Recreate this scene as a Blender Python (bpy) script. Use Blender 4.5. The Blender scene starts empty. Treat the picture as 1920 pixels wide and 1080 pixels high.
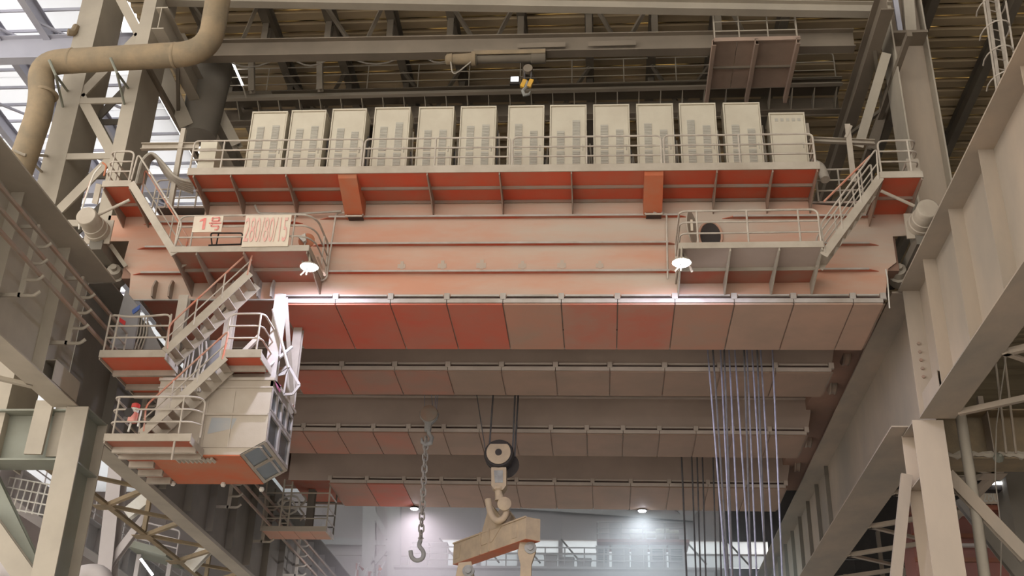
import bpy, bmesh, math, random
from mathutils import Vector, Matrix

# ---------------------------------------------------------------- camera, world, exposure
scene = bpy.context.scene
COL = scene.collection
LENS = 41.1896
FPX = LENS / 36 * 1920
CAM = Vector((0.0, 0.0, 1.7))
RIGHT = Vector((0.99716329, 0.07066253, 0.02592627))
UPV = Vector((0.00919892, -0.45627804, 0.88978971))
FWD = Vector((-0.07470438, 0.88702714, 0.45563373))
cd = bpy.data.cameras.new('camera'); cd.lens = LENS; cd.sensor_width = 36; cd.clip_end = 600
cam = bpy.data.objects.new('camera', cd); COL.objects.link(cam)
m = Matrix.Identity(4)
for r in range(3):
    m[r][0] = RIGHT[r]; m[r][1] = UPV[r]; m[r][2] = -FWD[r]; m[r][3] = CAM[r]
cam.matrix_world = m
scene.camera = cam
scene.view_settings.view_transform = 'Standard'
scene.view_settings.look = 'None'
scene.view_settings.gamma = 1
scene.view_settings.use_curve_mapping = False
scene.view_settings.exposure = 1.52
scene.cycles.max_bounces = 5
scene.cycles.diffuse_bounces = 3
scene.cycles.glossy_bounces = 2
scene.cycles.transmission_bounces = 2
scene.cycles.volume_bounces = 0
scene.cycles.use_adaptive_sampling = True
scene.cycles.adaptive_threshold = .03

world = bpy.data.worlds.new('overcast_sky'); scene.world = world
world.use_nodes = True
bg = world.node_tree.nodes['Background']
bg.inputs[0].default_value = (1.0, 0.955, 0.90, 1); bg.inputs[1].default_value = 1.0

# ---------------------------------------------------------------- helpers
R = random.Random(7)
ORG = {}
ORD = ['first', 'second', 'third', 'fourth', 'fifth', 'sixth', 'seventh', 'eighth', 'ninth', 'tenth', 'eleventh', 'twelfth', 'thirteenth']

def ray(u, v):
    return RIGHT * (u - 960) + UPV * (540 - v) + FWD * FPX
def AY(u, v, Y):
    d = ray(u, v); return CAM + d * (Y / d.y)
def AZ(u, v, Z):
    d = ray(u, v); return CAM + d * ((Z - CAM.z) / d.z)
def AX(u, v, X):
    d = ray(u, v); return CAM + d * (X / d.x)
def V(*a): return Vector(a)

def tag(o, label=None, cat=None, group=None, kind=None):
    if label: o['label'] = label
    if cat: o['category'] = cat
    if group: o['group'] = group
    if kind: o['kind'] = kind
    return o
def thing(name, label, cat, loc=(0, 0, 0), group=None, kind=None):
    o = bpy.data.objects.new(name, None); COL.objects.link(o)
    o.location = loc; o.empty_display_size = .2
    ORG[o.name] = Vector(loc)
    return tag(o, label, cat, group, kind)

class MB:
    def __init__(s): s.v = []; s.f = []
    def add(s, vs, fs):
        n = len(s.v); s.v += [Vector(p) for p in vs]; s.f += [tuple(i + n for i in f) for f in fs]; return s
    def box(s, x0, x1, y0, y1, z0, z1):
        return s.hexa([(x0,y0,z0),(x1,y0,z0),(x1,y1,z0),(x0,y1,z0),(x0,y0,z1),(x1,y0,z1),(x1,y1,z1),(x0,y1,z1)])
    def hexa(s, p):
        return s.add(p, [(0,3,2,1),(4,5,6,7),(0,1,5,4),(1,2,6,5),(2,3,7,6),(3,0,4,7)])
    def prism(s, poly, ext):
        n = len(poly); e = Vector(ext); a = [Vector(p) for p in poly]
        fs = [tuple(range(n - 1, -1, -1)), tuple(range(n, 2 * n))]
        fs += [(i, (i + 1) % n, (i + 1) % n + n, i + n) for i in range(n)]
        return s.add(a + [p + e for p in a], fs)
    def bar(s, p, q, w, h, up=(0, 0, 1)):
        p = Vector(p); q = Vector(q); d = (q - p).normalized(); u = Vector(up)
        sd = d.cross(u)
        if sd.length < 1e-4: sd = d.cross(Vector((0, 1, 0)))
        sd.normalize(); u = sd.cross(d)
        a = sd * (w / 2); b = u * (h / 2)
        return s.hexa([p-a-b, p+a-b, p+a+b, p-a+b, q-a-b, q+a-b, q+a+b, q-a+b])
    def section(s, p, q, prof, up=(0, 0, 1)):
        p = Vector(p); q = Vector(q); d = (q - p).normalized(); u = Vector(up)
        sd = d.cross(u); sd.normalize(); u = sd.cross(d)
        return s.prism([p + sd * a + u * b for a, b in prof], q - p)
    def ibeam(s, p, q, w, h, tf=.03, tw=.02, up=(0, 0, 1)):
        a, b, t = w / 2, h / 2, tw / 2
        return s.section(p, q, [(-a,-b),(a,-b),(a,-b+tf),(t,-b+tf),(t,b-tf),(a,b-tf),(a,b),(-a,b),(-a,b-tf),(-t,b-tf),(-t,-b+tf),(-a,-b+tf)], up)
    def chan(s, p, q, w, h, t=.02, up=(0, 0, 1)):
        a, b = w / 2, h / 2
        return s.section(p, q, [(-a,-b),(a,-b),(a,-b+t),(-a+t,-b+t),(-a+t,b-t),(a,b-t),(a,b),(-a,b)], up)
    def angle(s, p, q, w=.1, t=.015, up=(0, 0, 1)):
        return s.section(p, q, [(0,0),(w,0),(w,t),(t,t),(t,w),(0,w)], up)
    def tube(s, pts, r, n=6, closed=False):
        pts = [Vector(p) for p in pts]; k = len(pts)
        rr = r if isinstance(r, (list, tuple)) else [r] * k
        base = len(s.v); nv = None
        for i, p in enumerate(pts):
            if closed: d = pts[(i + 1) % k] - pts[i - 1]
            else: d = pts[min(i + 1, k - 1)] - pts[max(i - 1, 0)]
            d.normalize()
            if nv is None:
                nv = d.cross(Vector((0, 0, 1)))
                if nv.length < 1e-3: nv = d.cross(Vector((0, 1, 0)))
            else: nv = nv - d * nv.dot(d)
            nv.normalize(); b = d.cross(nv)
            for j in range(n):
                t = 2 * math.pi * j / n
                s.v.append(p + (nv * math.cos(t) + b * math.sin(t)) * rr[i])
        for i in range(k if closed else k - 1):
            i2 = (i + 1) % k
            for j in range(n):
                j2 = (j + 1) % n
                s.f.append((base+i*n+j, base+i*n+j2, base+i2*n+j2, base+i2*n+j))
        if not closed:
            s.f.append(tuple(base + j for j in range(n - 1, -1, -1)))
            s.f.append(tuple(base + (k - 1) * n + j for j in range(n)))
        return s
    def lathe(s, c, axis, prof, n=24):
        c = Vector(c); ax = Vector(axis).normalized()
        u = ax.cross(Vector((0, 0, 1)))
        if u.length < 1e-3: u = ax.cross(Vector((0, 1, 0)))
        u.normalize(); w = ax.cross(u); base = len(s.v)
        for (d, r) in prof:
            for j in range(n):
                t = 2 * math.pi * j / n
                s.v.append(c + ax * d + (u * math.cos(t) + w * math.sin(t)) * max(r, 1e-4))
        for i in range(len(prof) - 1):
            for j in range(n):
                j2 = (j + 1) % n
                s.f.append((base+i*n+j, base+i*n+j2, base+(i+1)*n+j2, base+(i+1)*n+j))
        s.f.append(tuple(base + j for j in range(n - 1, -1, -1)))
        s.f.append(tuple(base + (len(prof) - 1) * n + j for j in range(n)))
        return s
    def build(s, name, mat, parent=None, label=None, cat=None, group=None, kind=None, smooth=False, bevel=0):
        me = bpy.data.meshes.new(name)
        if parent is None:
            c = Vector((sum(p.x for p in s.v), sum(p.y for p in s.v), 0)) / len(s.v); c.z = min(p.z for p in s.v)
        else: c = ORG[parent.name]
        me.from_pydata([p - c for p in s.v], [], s.f)
        bm = bmesh.new(); bm.from_mesh(me); bmesh.ops.recalc_face_normals(bm, faces=bm.faces); bm.to_mesh(me); bm.free()
        if smooth:
            for p in me.polygons: p.use_smooth = True
            me.set_sharp_from_angle(angle=math.radians(45))
        me.materials.append(M[mat])
        o = bpy.data.objects.new(name, me); COL.objects.link(o)
        if parent is None: o.location = c
        else: o.parent = parent
        ORG[o.name] = c.copy()
        if bevel:
            b = o.modifiers.new('bevel', 'BEVEL'); b.width = bevel; b.segments = 2; b.limit_method = 'ANGLE'
        return tag(o, label, cat, group, kind)

def fillet(pts, r, n=4):
    pts = [Vector(p) for p in pts]; out = [pts[0]]
    for a, b, c in zip(pts, pts[1:], pts[2:]):
        d1 = (a - b); d2 = (c - b); rr = min(r, d1.length * .49, d2.length * .49)
        p = b + d1.normalized() * rr; q = b + d2.normalized() * rr
        for i in range(n + 1):
            t = i / n; out.append(p * (1 - t) ** 2 + b * 2 * t * (1 - t) + q * t * t)
    out.append(pts[-1]); return out
def lerp(a, b, t): return a + (b - a) * t

def railing(parent, pts, h=1.15, posts=None, levels=(1, .66, .33), r=.03, mat='rail', rnd=.16, ends=True):
    """pts: base polyline; one top rail (with rounded ends running down as posts), lower rails and posts, each its own mesh"""
    pts = [Vector(p) for p in pts]; up = Vector((0, 0, h))
    g_ = bpy.data.objects.new('railing', None); COL.objects.link(g_); g_.parent = parent; g_.empty_display_size = .1
    ORG[g_.name] = ORG[parent.name].copy(); parent = g_
    tops = [p + up for p in pts]
    path = ([pts[0]] if ends else []) + tops + ([pts[-1]] if ends else [])
    MB().tube(fillet(path, rnd), r).build('top_rail', mat, parent, smooth=True)
    for l in levels[1:]:
        pp = [p + up * l for p in pts]
        MB().tube(fillet(pp, rnd) if len(pp) > 2 else pp, r * .85).build('rail', mat, parent, smooth=True)
    seg = [0]
    for a, b in zip(pts, pts[1:]): seg.append(seg[-1] + (b - a).length)
    if posts is None:
        n = max(1, round(seg[-1] / 1.4)); posts = [i / n for i in range(1, n)]
    for t in posts:
        d = t * seg[-1]
        for i in range(len(pts) - 1):
            if d <= seg[i + 1] + 1e-6:
                p = lerp(pts[i], pts[i + 1], (d - seg[i]) / (seg[i + 1] - seg[i])); break
        MB().tube([p, p + up], r * .9).build('post', mat, parent, smooth=True)

def stairs(parent, p0, p1, wvec, n, strh=.24, mat='paint', rail=None, sides=(0, 1), rh=.95):
    """two stringers from p0 (bottom) to p1 (top), treads between; wvec: across the flight"""
    p0 = Vector(p0); p1 = Vector(p1); w = Vector(wvec)
    for k in (0, 1):
        MB().bar(p0 + w * k, p1 + w * k, .025, strh).build('stringer', mat, parent)
    run = (p1 - p0); hz = Vector((run.x, run.y, 0)).normalized()
    for i in range(n):
        c = lerp(p0, p1, (i + .5) / n)
        MB().hexa([c - hz*.12 + V(0,0,-.015), c + hz*.12 + V(0,0,-.015), c + hz*.12 + w + V(0,0,-.015), c - hz*.12 + w + V(0,0,-.015),
                   c - hz*.12 + V(0,0,.015), c + hz*.12 + V(0,0,.015), c + hz*.12 + w + V(0,0,.015), c - hz*.12 + w + V(0,0,.015)]).build('tread', mat, parent)
    if rail:
        for k in sides:
            a = p0 + w * k; b = p1 + w * k; u = Vector((0, 0, rh))
            MB().tube(fillet([a + run.normalized()*.1, a + u, b + u, b + run.normalized()*-.1], .15), .027).build('handrail', rail, parent, smooth=True)
            MB().tube([a + u * .52, b + u * .52], .02).build('rail', 'rail', parent, smooth=True)
            for t in (.33, .66):
                c = lerp(a, b, t); MB().tube([c, c + u], .024).build('post', 'rail', parent, smooth=True)

# ---------------------------------------------------------------- materials
M = {}
def mat(name, col, dust=None, amt=.4, scale=.8, rough=.75, metal=0, detail=4, bump=0, stretch=(1, 1, 1), lo=.35, hi=.65):
    m = bpy.data.materials.new(name); m.use_nodes = True; nt = m.node_tree; N = nt.nodes; L = nt.links
    b = N['Principled BSDF']; b.inputs['Roughness'].default_value = rough; b.inputs['Metallic'].default_value = metal
    b.inputs['Specular IOR Level'].default_value = .25
    if dust is None: dust = tuple(c * .8 for c in col)
    tc = N.new('ShaderNodeTexCoord'); mp = N.new('ShaderNodeMapping'); mp.inputs['Scale'].default_value = stretch
    oi = N.new('ShaderNodeObjectInfo'); ad = N.new('ShaderNodeVectorMath'); ad.operation = 'ADD'
    L.new(tc.outputs['Object'], ad.inputs[0])
    mu = N.new('ShaderNodeMath'); mu.operation = 'MULTIPLY'; mu.inputs[1].default_value = 40
    L.new(oi.outputs['Random'], mu.inputs[0]); L.new(mu.outputs[0], ad.inputs[1])
    L.new(ad.outputs[0], mp.inputs[0])
    n1 = N.new('ShaderNodeTexNoise'); n1.inputs['Scale'].default_value = scale; n1.inputs['Detail'].default_value = detail; n1.inputs['Roughness'].default_value = .6
    L.new(mp.outputs[0], n1.inputs['Vector'])
    mr = N.new('ShaderNodeMapRange'); mr.inputs['From Min'].default_value = lo; mr.inputs['From Max'].default_value = hi
    mr.inputs['To Max'].default_value = amt * 2 if amt <= .5 else 1; mr.inputs['To Min'].default_value = 0 if amt <= .5 else amt * 2 - 1
    L.new(n1.outputs[0], mr.inputs['Value'])
    mx = N.new('ShaderNodeMix'); mx.data_type = 'RGBA'
    mx.inputs['A'].default_value = (*col, 1); mx.inputs['B'].default_value = (*dust, 1)
    L.new(mr.outputs[0], mx.inputs['Factor']); L.new(mx.outputs['Result'], b.inputs['Base Color'])
    if bump:
        n2 = N.new('ShaderNodeTexNoise'); n2.inputs['Scale'].default_value = 25; n2.inputs['Detail'].default_value = 4
        L.new(tc.outputs['Object'], n2.inputs['Vector'])
        bp = N.new('ShaderNodeBump'); bp.inputs['Strength'].default_value = .25; bp.inputs['Distance'].default_value = bump
        L.new(n2.outputs[0], bp.inputs['Height']); L.new(bp.outputs[0], b.inputs['Normal'])
    M[name] = m; return m
def glow(name, col, strength):
    m = bpy.data.materials.new(name); m.use_nodes = True
    b = m.node_tree.nodes['Principled BSDF']; b.inputs['Base Color'].default_value = (*col, 1)
    b.inputs['Emission Color'].default_value = (*col, 1); b.inputs['Emission Strength'].default_value = strength
    M[name] = m
DUST = (.46, .39, .30)
mat('paint', (.50, .44, .36), (.40, .34, .27), .5, 1.2)                 # dusty beige paint of fascias and frames
mat('rail', (.55, .49, .41), (.42, .36, .30), .5, 2.5, bump=0)
mat('rail_red', (.62, .18, .10), (.5, .33, .25), .6, 2.5, bump=0)
mat('cabinet', (.60, .545, .43), (.54, .48, .375), .4, 1.5, bump=.005)
mat('louvre', (.47, .44, .37), (.42, .39, .33), .5, 2.5)
mat('red', (.66, .115, .058), (.48, .19, .115), .3, .7)
mat('redbrown', (.42, .115, .068), (.33, .18, .125), .5, .6)
mat('web', (.62, .20, .09), (.52, .435, .35), .70, .26, detail=6, stretch=(.45, 1, 1.8), lo=.36, hi=.60)
mat('webrib', (.42, .35, .28), (.52, .12, .06), .25, .5)
mat('ribred', (.50, .08, .035), (.45, .30, .22), .35, .5)
mat('bracket', (.30, .255, .205), (.34, .2, .14), .4, 1.5)
mat('ledge', (.50, .46, .42), (.38, .33, .28), .5, 1.2)
mat('slot', (.06, .04, .035), (.10, .06, .05), .5, 2, bump=0)
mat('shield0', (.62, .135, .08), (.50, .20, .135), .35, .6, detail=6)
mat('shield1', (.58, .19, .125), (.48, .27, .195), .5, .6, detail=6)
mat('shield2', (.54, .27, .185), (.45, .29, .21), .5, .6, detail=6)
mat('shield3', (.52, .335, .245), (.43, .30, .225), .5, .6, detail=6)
mat('rearshield0', (.50, .12, .075), (.36, .18, .125), .4, .6)
mat('rearshield1', (.42, .19, .13), (.34, .21, .155), .5, .6)
mat('rearshield2', (.37, .245, .18), (.31, .22, .165), .5, .6)
mat('backweb', (.46, .365, .305), (.39, .31, .26), .5, .4)
mat('backledge', (.58, .49, .42), (.48, .41, .35), .5, .8)
mat('endbrown', (.33, .19, .135), (.27, .17, .125), .5, .5)
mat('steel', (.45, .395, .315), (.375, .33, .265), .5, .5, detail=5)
mat('steelwarm', (.455, .365, .28), (.32, .28, .23), .45, .5, detail=6, stretch=(1, .6, .3))
mat('steelpale', (.56, .455, .35), (.46, .38, .30), .5, .5, detail=5, stretch=(1, 1, .4))
mat('brownsteel', (.42, .30, .23), (.34, .25, .195), .5, .8)
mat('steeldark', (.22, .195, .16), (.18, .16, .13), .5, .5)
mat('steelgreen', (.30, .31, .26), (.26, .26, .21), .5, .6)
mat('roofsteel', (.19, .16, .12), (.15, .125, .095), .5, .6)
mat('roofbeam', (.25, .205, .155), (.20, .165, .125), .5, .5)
mat('roofsheet', (.46, .35, .21), (.32, .24, .145), .5, .35, stretch=(.4, 2, 1))
mat('pipe', (.33, .245, .15), (.24, .19, .125), .5, 1.6, detail=6, bump=.02)
mat('lilac', (.50, .50, .56), (.42, .42, .48), .5, .4)  # lilac tone stands in for the brightness and haze of the left bay
mat('cable', (.45, .40, .33), (.35, .31, .26), .5, 3, bump=0)
mat('blackpipe', (.05, .045, .04), None, .4, 3, bump=0)
mat('dark', (.045, .04, .036), (.06, .05, .045), .5, 1)
mat('rope', (.40, .40, .50), (.28, .28, .36), .5, 4, rough=.4, metal=.3, bump=0)  # bright copy: flood lamp light on the front ropes put into the colour
mat('ropedark', (.10, .095, .10), (.14, .13, .13), .5, 4, bump=0)  # dark copy for the unlit ropes behind, shade put into the colour
mat('hookpaint', (.52, .40, .265), (.42, .33, .23), .5, 1.8)
mat('hooksteel', (.36, .35, .32), (.26, .25, .23), .5, 4, rough=.5)
mat('chain', (.36, .33, .28), (.26, .23, .2), .5, 5, rough=.5)
mat('white', (.74, .72, .66), (.66, .62, .54), .5, 2, bump=0)
mat('signwhite', (.72, .64, .50), (.66, .55, .44), .5, 1.5, bump=0)
mat('signred', (.70, .20, .17), (.74, .36, .30), .5, 3, bump=0)
mat('signfaint', (.74, .36, .31), (.72, .48, .40), .5, 3, bump=0)
mat('cabwall', (.52, .46, .38), (.46, .39, .31), .5, .8, bump=.008)
mat('cabblue', (.36, .38, .40), (.45, .42, .38), .4, 1)
mat('grayboard', (.32, .31, .30), (.27, .255, .245), .5, .7)
mat('bluepaint', (.10, .16, .42), None, .4, 2)
mat('flagred', (.60, .05, .05), (.5, .1, .08), .4, 4)
mat('pink', (.80, .25, .45), (.7, .3, .45), .4, 4)
mat('yellow', (.75, .42, .05), (.6, .36, .1), .4, 4)
mat('orange', (.55, .14, .06), (.46, .21, .12), .4, .9)
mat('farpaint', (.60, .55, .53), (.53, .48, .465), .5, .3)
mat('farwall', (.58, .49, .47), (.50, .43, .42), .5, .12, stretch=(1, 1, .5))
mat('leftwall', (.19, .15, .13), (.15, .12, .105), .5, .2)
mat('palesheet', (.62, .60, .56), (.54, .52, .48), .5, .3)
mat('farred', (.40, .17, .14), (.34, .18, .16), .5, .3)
mat('concrete', (.64, .60, .54), (.54, .50, .45), .5, .15, detail=8)
mat('graphic', (.47, .385, .31), (.50, .39, .31), .5, 3)
glow('lamp', (.80, .86, 1.0), 60)
glow('tube', (.92, .95, 1.0), 2.2)
# glass
g = bpy.data.materials.new('glass'); g.use_nodes = True; b = g.node_tree.nodes['Principled BSDF']
b.inputs['Base Color'].default_value = (.10, .11, .11, 1); b.inputs['Roughness'].default_value = .12; b.inputs['Specular IOR Level'].default_value = .6
M['glass'] = g
def translucent(name, col, f):
    g = bpy.data.materials.new(name); g.use_nodes = True; nt = g.node_tree; N = nt.nodes; L = nt.links
    out = N['Material Output']; N.remove(N['Principled BSDF'])
    t = N.new('ShaderNodeBsdfTranslucent'); t.inputs[0].default_value = (*col, 1)
    d = N.new('ShaderNodeBsdfDiffuse'); d.inputs[0].default_value = (*col, 1)
    mx = N.new('ShaderNodeMixShader'); mx.inputs[0].default_value = f
    L.new(d.outputs[0], mx.inputs[1]); L.new(t.outputs[0], mx.inputs[2]); L.new(mx.outputs[0], out.inputs[0]); M[name] = g
translucent('skylight', (.86, .86, .88), .85)
translucent('slit', (.95, .78, .45), .85)
nt = M['slit'].node_tree; tc = nt.nodes.new('ShaderNodeTexCoord'); ns = nt.nodes.new('ShaderNodeTexNoise'); ns.inputs['Scale'].default_value = .8
cr = nt.nodes.new('ShaderNodeValToRGB'); cr.color_ramp.elements[0].position = .42; cr.color_ramp.elements[0].color = (.03, .024, .014, 1); cr.color_ramp.elements[1].position = .66; cr.color_ramp.elements[1].color = (.62, .50, .28, 1)
nt.links.new(tc.outputs['Object'], ns.inputs['Vector']); nt.links.new(ns.outputs[0], cr.inputs[0])
for n_ in nt.nodes:
    if n_.type in ('BSDF_TRANSLUCENT', 'BSDF_DIFFUSE'): nt.links.new(cr.outputs[0], n_.inputs[0])
translucent('skysheet', (.76, .77, .79), .72)
# ================================================================ the setting
MB().box(-70, 60, -40, 125, -.2, 0).build('floor', 'concrete', kind='structure', label='dusty concrete floor of the mill hall')
# main roof: corrugated sheets laid across the bay, seen from below
ceil = thing('ceiling', 'brown corrugated sheet roof over the crane bay', None, (0, 30, 30), kind='structure')
PIT = .62
sheet = None
for i in range(52):
    y = 31 + i * PIT
    if sheet is None:
        mb = MB()
        prof = [(0, .10), (.06, 0), (.44, 0), (.50, .10), (PIT - .045, .10)]
        mb.prism([(-17, y + a, 30 + b) for a, b in prof] + [(-17, y + a, 30.03 + b) for a, b in reversed(prof)], (47, 0, 0))
        sheet = mb.build('roof_sheet', 'roofsheet', ceil); y0 = y
    else:
        o = sheet.copy(); COL.objects.link(o); o.location.y = y - y0
        o.location.z = R.uniform(-.012, .012)
for i in range(52):
    y = 31 + (i + 1) * PIT
    MB().box(-17, 30, y - .047, y + .002, 30.11, 30.115).build('lap_slit', 'slit', ceil)
ye = 31 + 52 * PIT
for j in range(8):
    ya = ye + j * 3.2
    MB().box(-17, 30, ya, ya + .7, 30.05, 30.2).build('far_roof_sheet', 'roofsheet', ceil)
    MB().box(-17, 10, ya + .72, ya + 3.18, 30.05, 30.12).build('added_rooflight', 'skylight', ceil)  # made-up translucent panels, added to brighten the far end and its haze
    MB().box(10, 30, ya + .72, ya + 3.18, 30.05, 30.2).build('far_roof_sheet', 'roofsheet', ceil)
MB().box(-17, 28, -30, 30.2, 30.1, 30.3).build('near_roof', 'palesheet', ceil)
# rafters of the main roof
for k, x in enumerate((-14.3, -11.9, -9.6, -7.36, -5.2, -2.7, -.3, 2.0, 4.2, 6.6, 11.6, 14.4, 17.5)):
    t = thing('roof_rafter', 'dark roof rafter, %s from the left under the brown roof' % ORD[k], 'rafter', (x, 31, 29), group='dark rafters under the brown roof')
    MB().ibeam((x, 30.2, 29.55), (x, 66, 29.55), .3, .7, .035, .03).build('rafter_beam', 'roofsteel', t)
    if k < 9:
        MB().bar((x, 31.4, 29.2), (x + .9 * (-1) ** k, 32.6, 28.2), .12, .12).build('knee_brace', 'roofsteel', t)
        MB().bar((x, 35.4, 29.2), (x - 1.0 * (-1) ** k, 36.6, 28.3), .12, .12).build('knee_brace', 'roofsteel', t)
        MB().ibeam((x, 32.6, 27.95), (x, 32.6, 29.2), .22, .3, .02, .02, up=(0, 1, 0)).build('hanger', 'roofsteel', t)
        MB().ibeam((x, 36.3, 28.4), (x, 36.3, 29.2), .22, .3, .02, .02, up=(0, 1, 0)).build('hanger', 'roofsteel', t)

# left bay roof: pale sheets and translucent roof lights
lroof = thing('ceiling_left_bay', 'pale translucent roof of the neighbouring left bay', None, (-30, 30, 29), kind='structure')
xs = [-62, -48, -36, -30, -27.2, -24.2, -21.6, -19.8, -17.2]
for i in range(len(xs) - 1):
    for j in range(16):
        y = 24 + j * 2.2
        MB().box(xs[i] + .05, xs[i + 1] - .05, y + .04, y + 2.2, 29 + .02 * (j % 2), 29.04 + .02 * (j % 2)).build('roof_panel', 'skylight' if (i * 3 + j) % 4 == 1 else 'skysheet', lroof)
MB().box(-62, -17.2, 59.3, 90, 29, 29.1).build('far_sheet', 'skysheet', lroof)
for j in range(30):
    MB().box(-46, -17.2, 24.5 + j * 1.1, 24.56 + j * 1.1, 28.86, 28.98).build('purlin', 'lilac', lroof)
for k, x in enumerate((-26.8, -23.9, -21.4, -19.6)):
    t = thing('left_bay_rafter', 'lilac grey rafter under the bright left bay roof, %s from the left' % ORD[k], 'rafter', (x, 24, 28), group='rafters of the bright bay')
    MB().ibeam((x, 24, 28.5), (x, 60, 28.5), .26, .6).build('rafter_beam', 'lilac', t)
    for j in range(5):
        y = 27 + j * 4
        MB().bar((x, y, 28.3), (x + 1.3, y + 2, 28.6), .08, .08).build('brace', 'lilac', t)
for k, (y, z, h) in enumerate(((31.9, 27.8, 1.0), (41, 27.8, .9))):
    MB().ibeam((-45, y, z), (-15, y, z), .4, h).build('bay_cross_beam', 'lilac', label='lilac grey cross beam below the bright roof, ' + ('nearer one at the top left corner' if k == 0 else 'farther one'), cat='beam', group='cross beams of the bright bay')
# walls
MB().box(-63, -62.6, 20, 125, 0, 32).build('wall_left', 'leftwall', kind='structure', label='far brown side wall of the left bay')
MB().box(28, 28.4, -30, 90, 0, 32).build('wall_right', 'dark', kind='structure', label='dark side wall of the right bay')
wb = thing('wall_back', 'hazy mauve end wall of the hall', None, (0, 88, 0), kind='structure')
# end wall in sheets with a band of bright windows
cols = [-62 + i * 3.1 for i in range(33)]
for i in range(32):
    x0, x1 = cols[i], cols[i + 1]
    glazed = -12.6 < x0 < 12; wm = 'leftwall' if x0 < -27 else ('farwall' if x0 < 8 else 'dark')  # right bay panels near black: its darkness is put into the wall colour
    MB().box(x0, x1, 88 + .06 * (i % 2), 88.3, 0, 23.3 if glazed else 24).build('wall_panel', wm, wb)
    MB().box(x0, x1, 88 + .06 * (i % 2), 88.3, 25.35 if glazed else 24.05, 33).build('wall_panel', wm, wb)
    if glazed:
        MB().box(x0 + .1, x1 - .1, 88.12, 88.15, 24.35, 25.3).build('window_pane', 'skylight', wb)
        MB().box(x0 + .1, x1 - .1, 88.12, 88.15, 23.35, 24.25).build('window_pane', 'skysheet', wb)
        MB().box(x0 - .2, x0 + .1, 87.95, 88.3, 23.3, 25.35).build('mullion', 'farwall', wb)
        MB().box(x0, x1, 88.0, 88.2, 24.25, 24.35).build('transom', 'farwall', wb)
        MB().bar((x0, 87.8, 25.35), ((x0 + x1) / 2, 87.8, 23.5), .12, .1, up=(0, 1, 0)).build('brace', 'roofsteel', wb)

# ================================================================ runway beams
def plate(name, mat_, parent, *b): return MB().box(*b).build(name, mat_, parent)
t = thing('runway_beam', 'deep beige runway beam slanting across the upper right', 'runway beam', (9.1, 20, 13.3), group='crane runway beams')
plate('top_flange', 'steelwarm', t, 8.5, 9.7, 4, 30.55, 17.15, 17.2)
plate('web', 'steelwarm', t, 9.09, 9.12, 4, 30.55, 13.34, 17.15)
plate('bottom_flange', 'steelwarm', t, 8.6, 9.55, 4, 30.55, 13.3, 13.34)
for y in (17.2, 20.2, 23.3, 25.95, 28.6): plate('stiffener', 'steelwarm', t, 8.74, 9.09, y, y + .03, 13.34, 17.15)
plate('end_plate', 'steelwarm', t, 8.62, 9.09, 30.5, 30.55, 13.34, 17.15)
for z in (14.5, 14.75, 15.0, 15.25, 15.5): MB().lathe((8.85, 30.5, z), (0, -1, 0), [(0, .05), (.04, .05)], 6).build('bolt', 'bracket', t)
MB().chan((9.0, 28.9, 13.72), (9.0, 30.5, 13.72), .5, .6).build('seat_bracket', 'steelwarm', t)
t = thing('runway_beam', 'deep beige runway beam running into the distance on the right', 'runway beam', (9.1, 60, 13.3), group='crane runway beams')
plate('top_flange', 'steelwarm', t, 8.35, 9.7, 30.62, 104, 17.15, 17.2)
plate('web', 'steelwarm', t, 9.09, 9.12, 30.62, 104, 13.34, 17.15)
plate('bottom_flange', 'steelwarm', t, 8.0, 9.35, 31.2, 104, 13.3, 13.34)
for i in range(22): plate('stiffener', 'steeldark', t, 8.93, 9.09, 46 + i * 2.4, 46.03 + i * 2.4, 13.34, 17.15)  # dark tone puts the shadow lines of the stiffeners into the colour
t = thing('runway_beam', 'shaded grey runway beam with conductor bars at the left edge', 'runway beam', (-14.9, 20, 13.3), group='crane runway beams')
plate('top_flange', 'steel', t, -15.5, -14.05, 4, 29.4, 17.1, 17.15)
plate('web', 'steel', t, -14.92, -14.89, 4, 29.4, 13.34, 17.1)
plate('bottom_flange', 'steel', t, -15.25, -14.5, 4, 29.6, 13.3, 13.34)
for y in (15, 18, 21.2, 24.4, 27.3): plate('stiffener', 'steel', t, -14.89, -14.55, y, y + .03, 13.34, 17.1)
MB().bar((-14.45, 4, 17.25), (-14.45, 29.4, 17.25), .1, .18).build('crane_rail', 'bracket', t)
MB().chan((-14.8, 27.9, 13.7), (-14.8, 29.5, 13.7), .5, .6, up=(0, 0, -1)).build('seat_bracket', 'steel', t)
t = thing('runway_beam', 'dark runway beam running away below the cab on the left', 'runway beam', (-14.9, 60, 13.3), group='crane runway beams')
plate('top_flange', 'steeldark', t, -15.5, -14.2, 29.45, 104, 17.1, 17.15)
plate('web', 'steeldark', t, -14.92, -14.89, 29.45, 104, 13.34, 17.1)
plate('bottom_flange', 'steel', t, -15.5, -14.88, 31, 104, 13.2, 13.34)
for i in range(24): plate('stiffener', 'steeldark', t, -14.89, -14.6, 32 + i * 2.6, 32.03 + i * 2.6, 13.34, 17.1)
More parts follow.
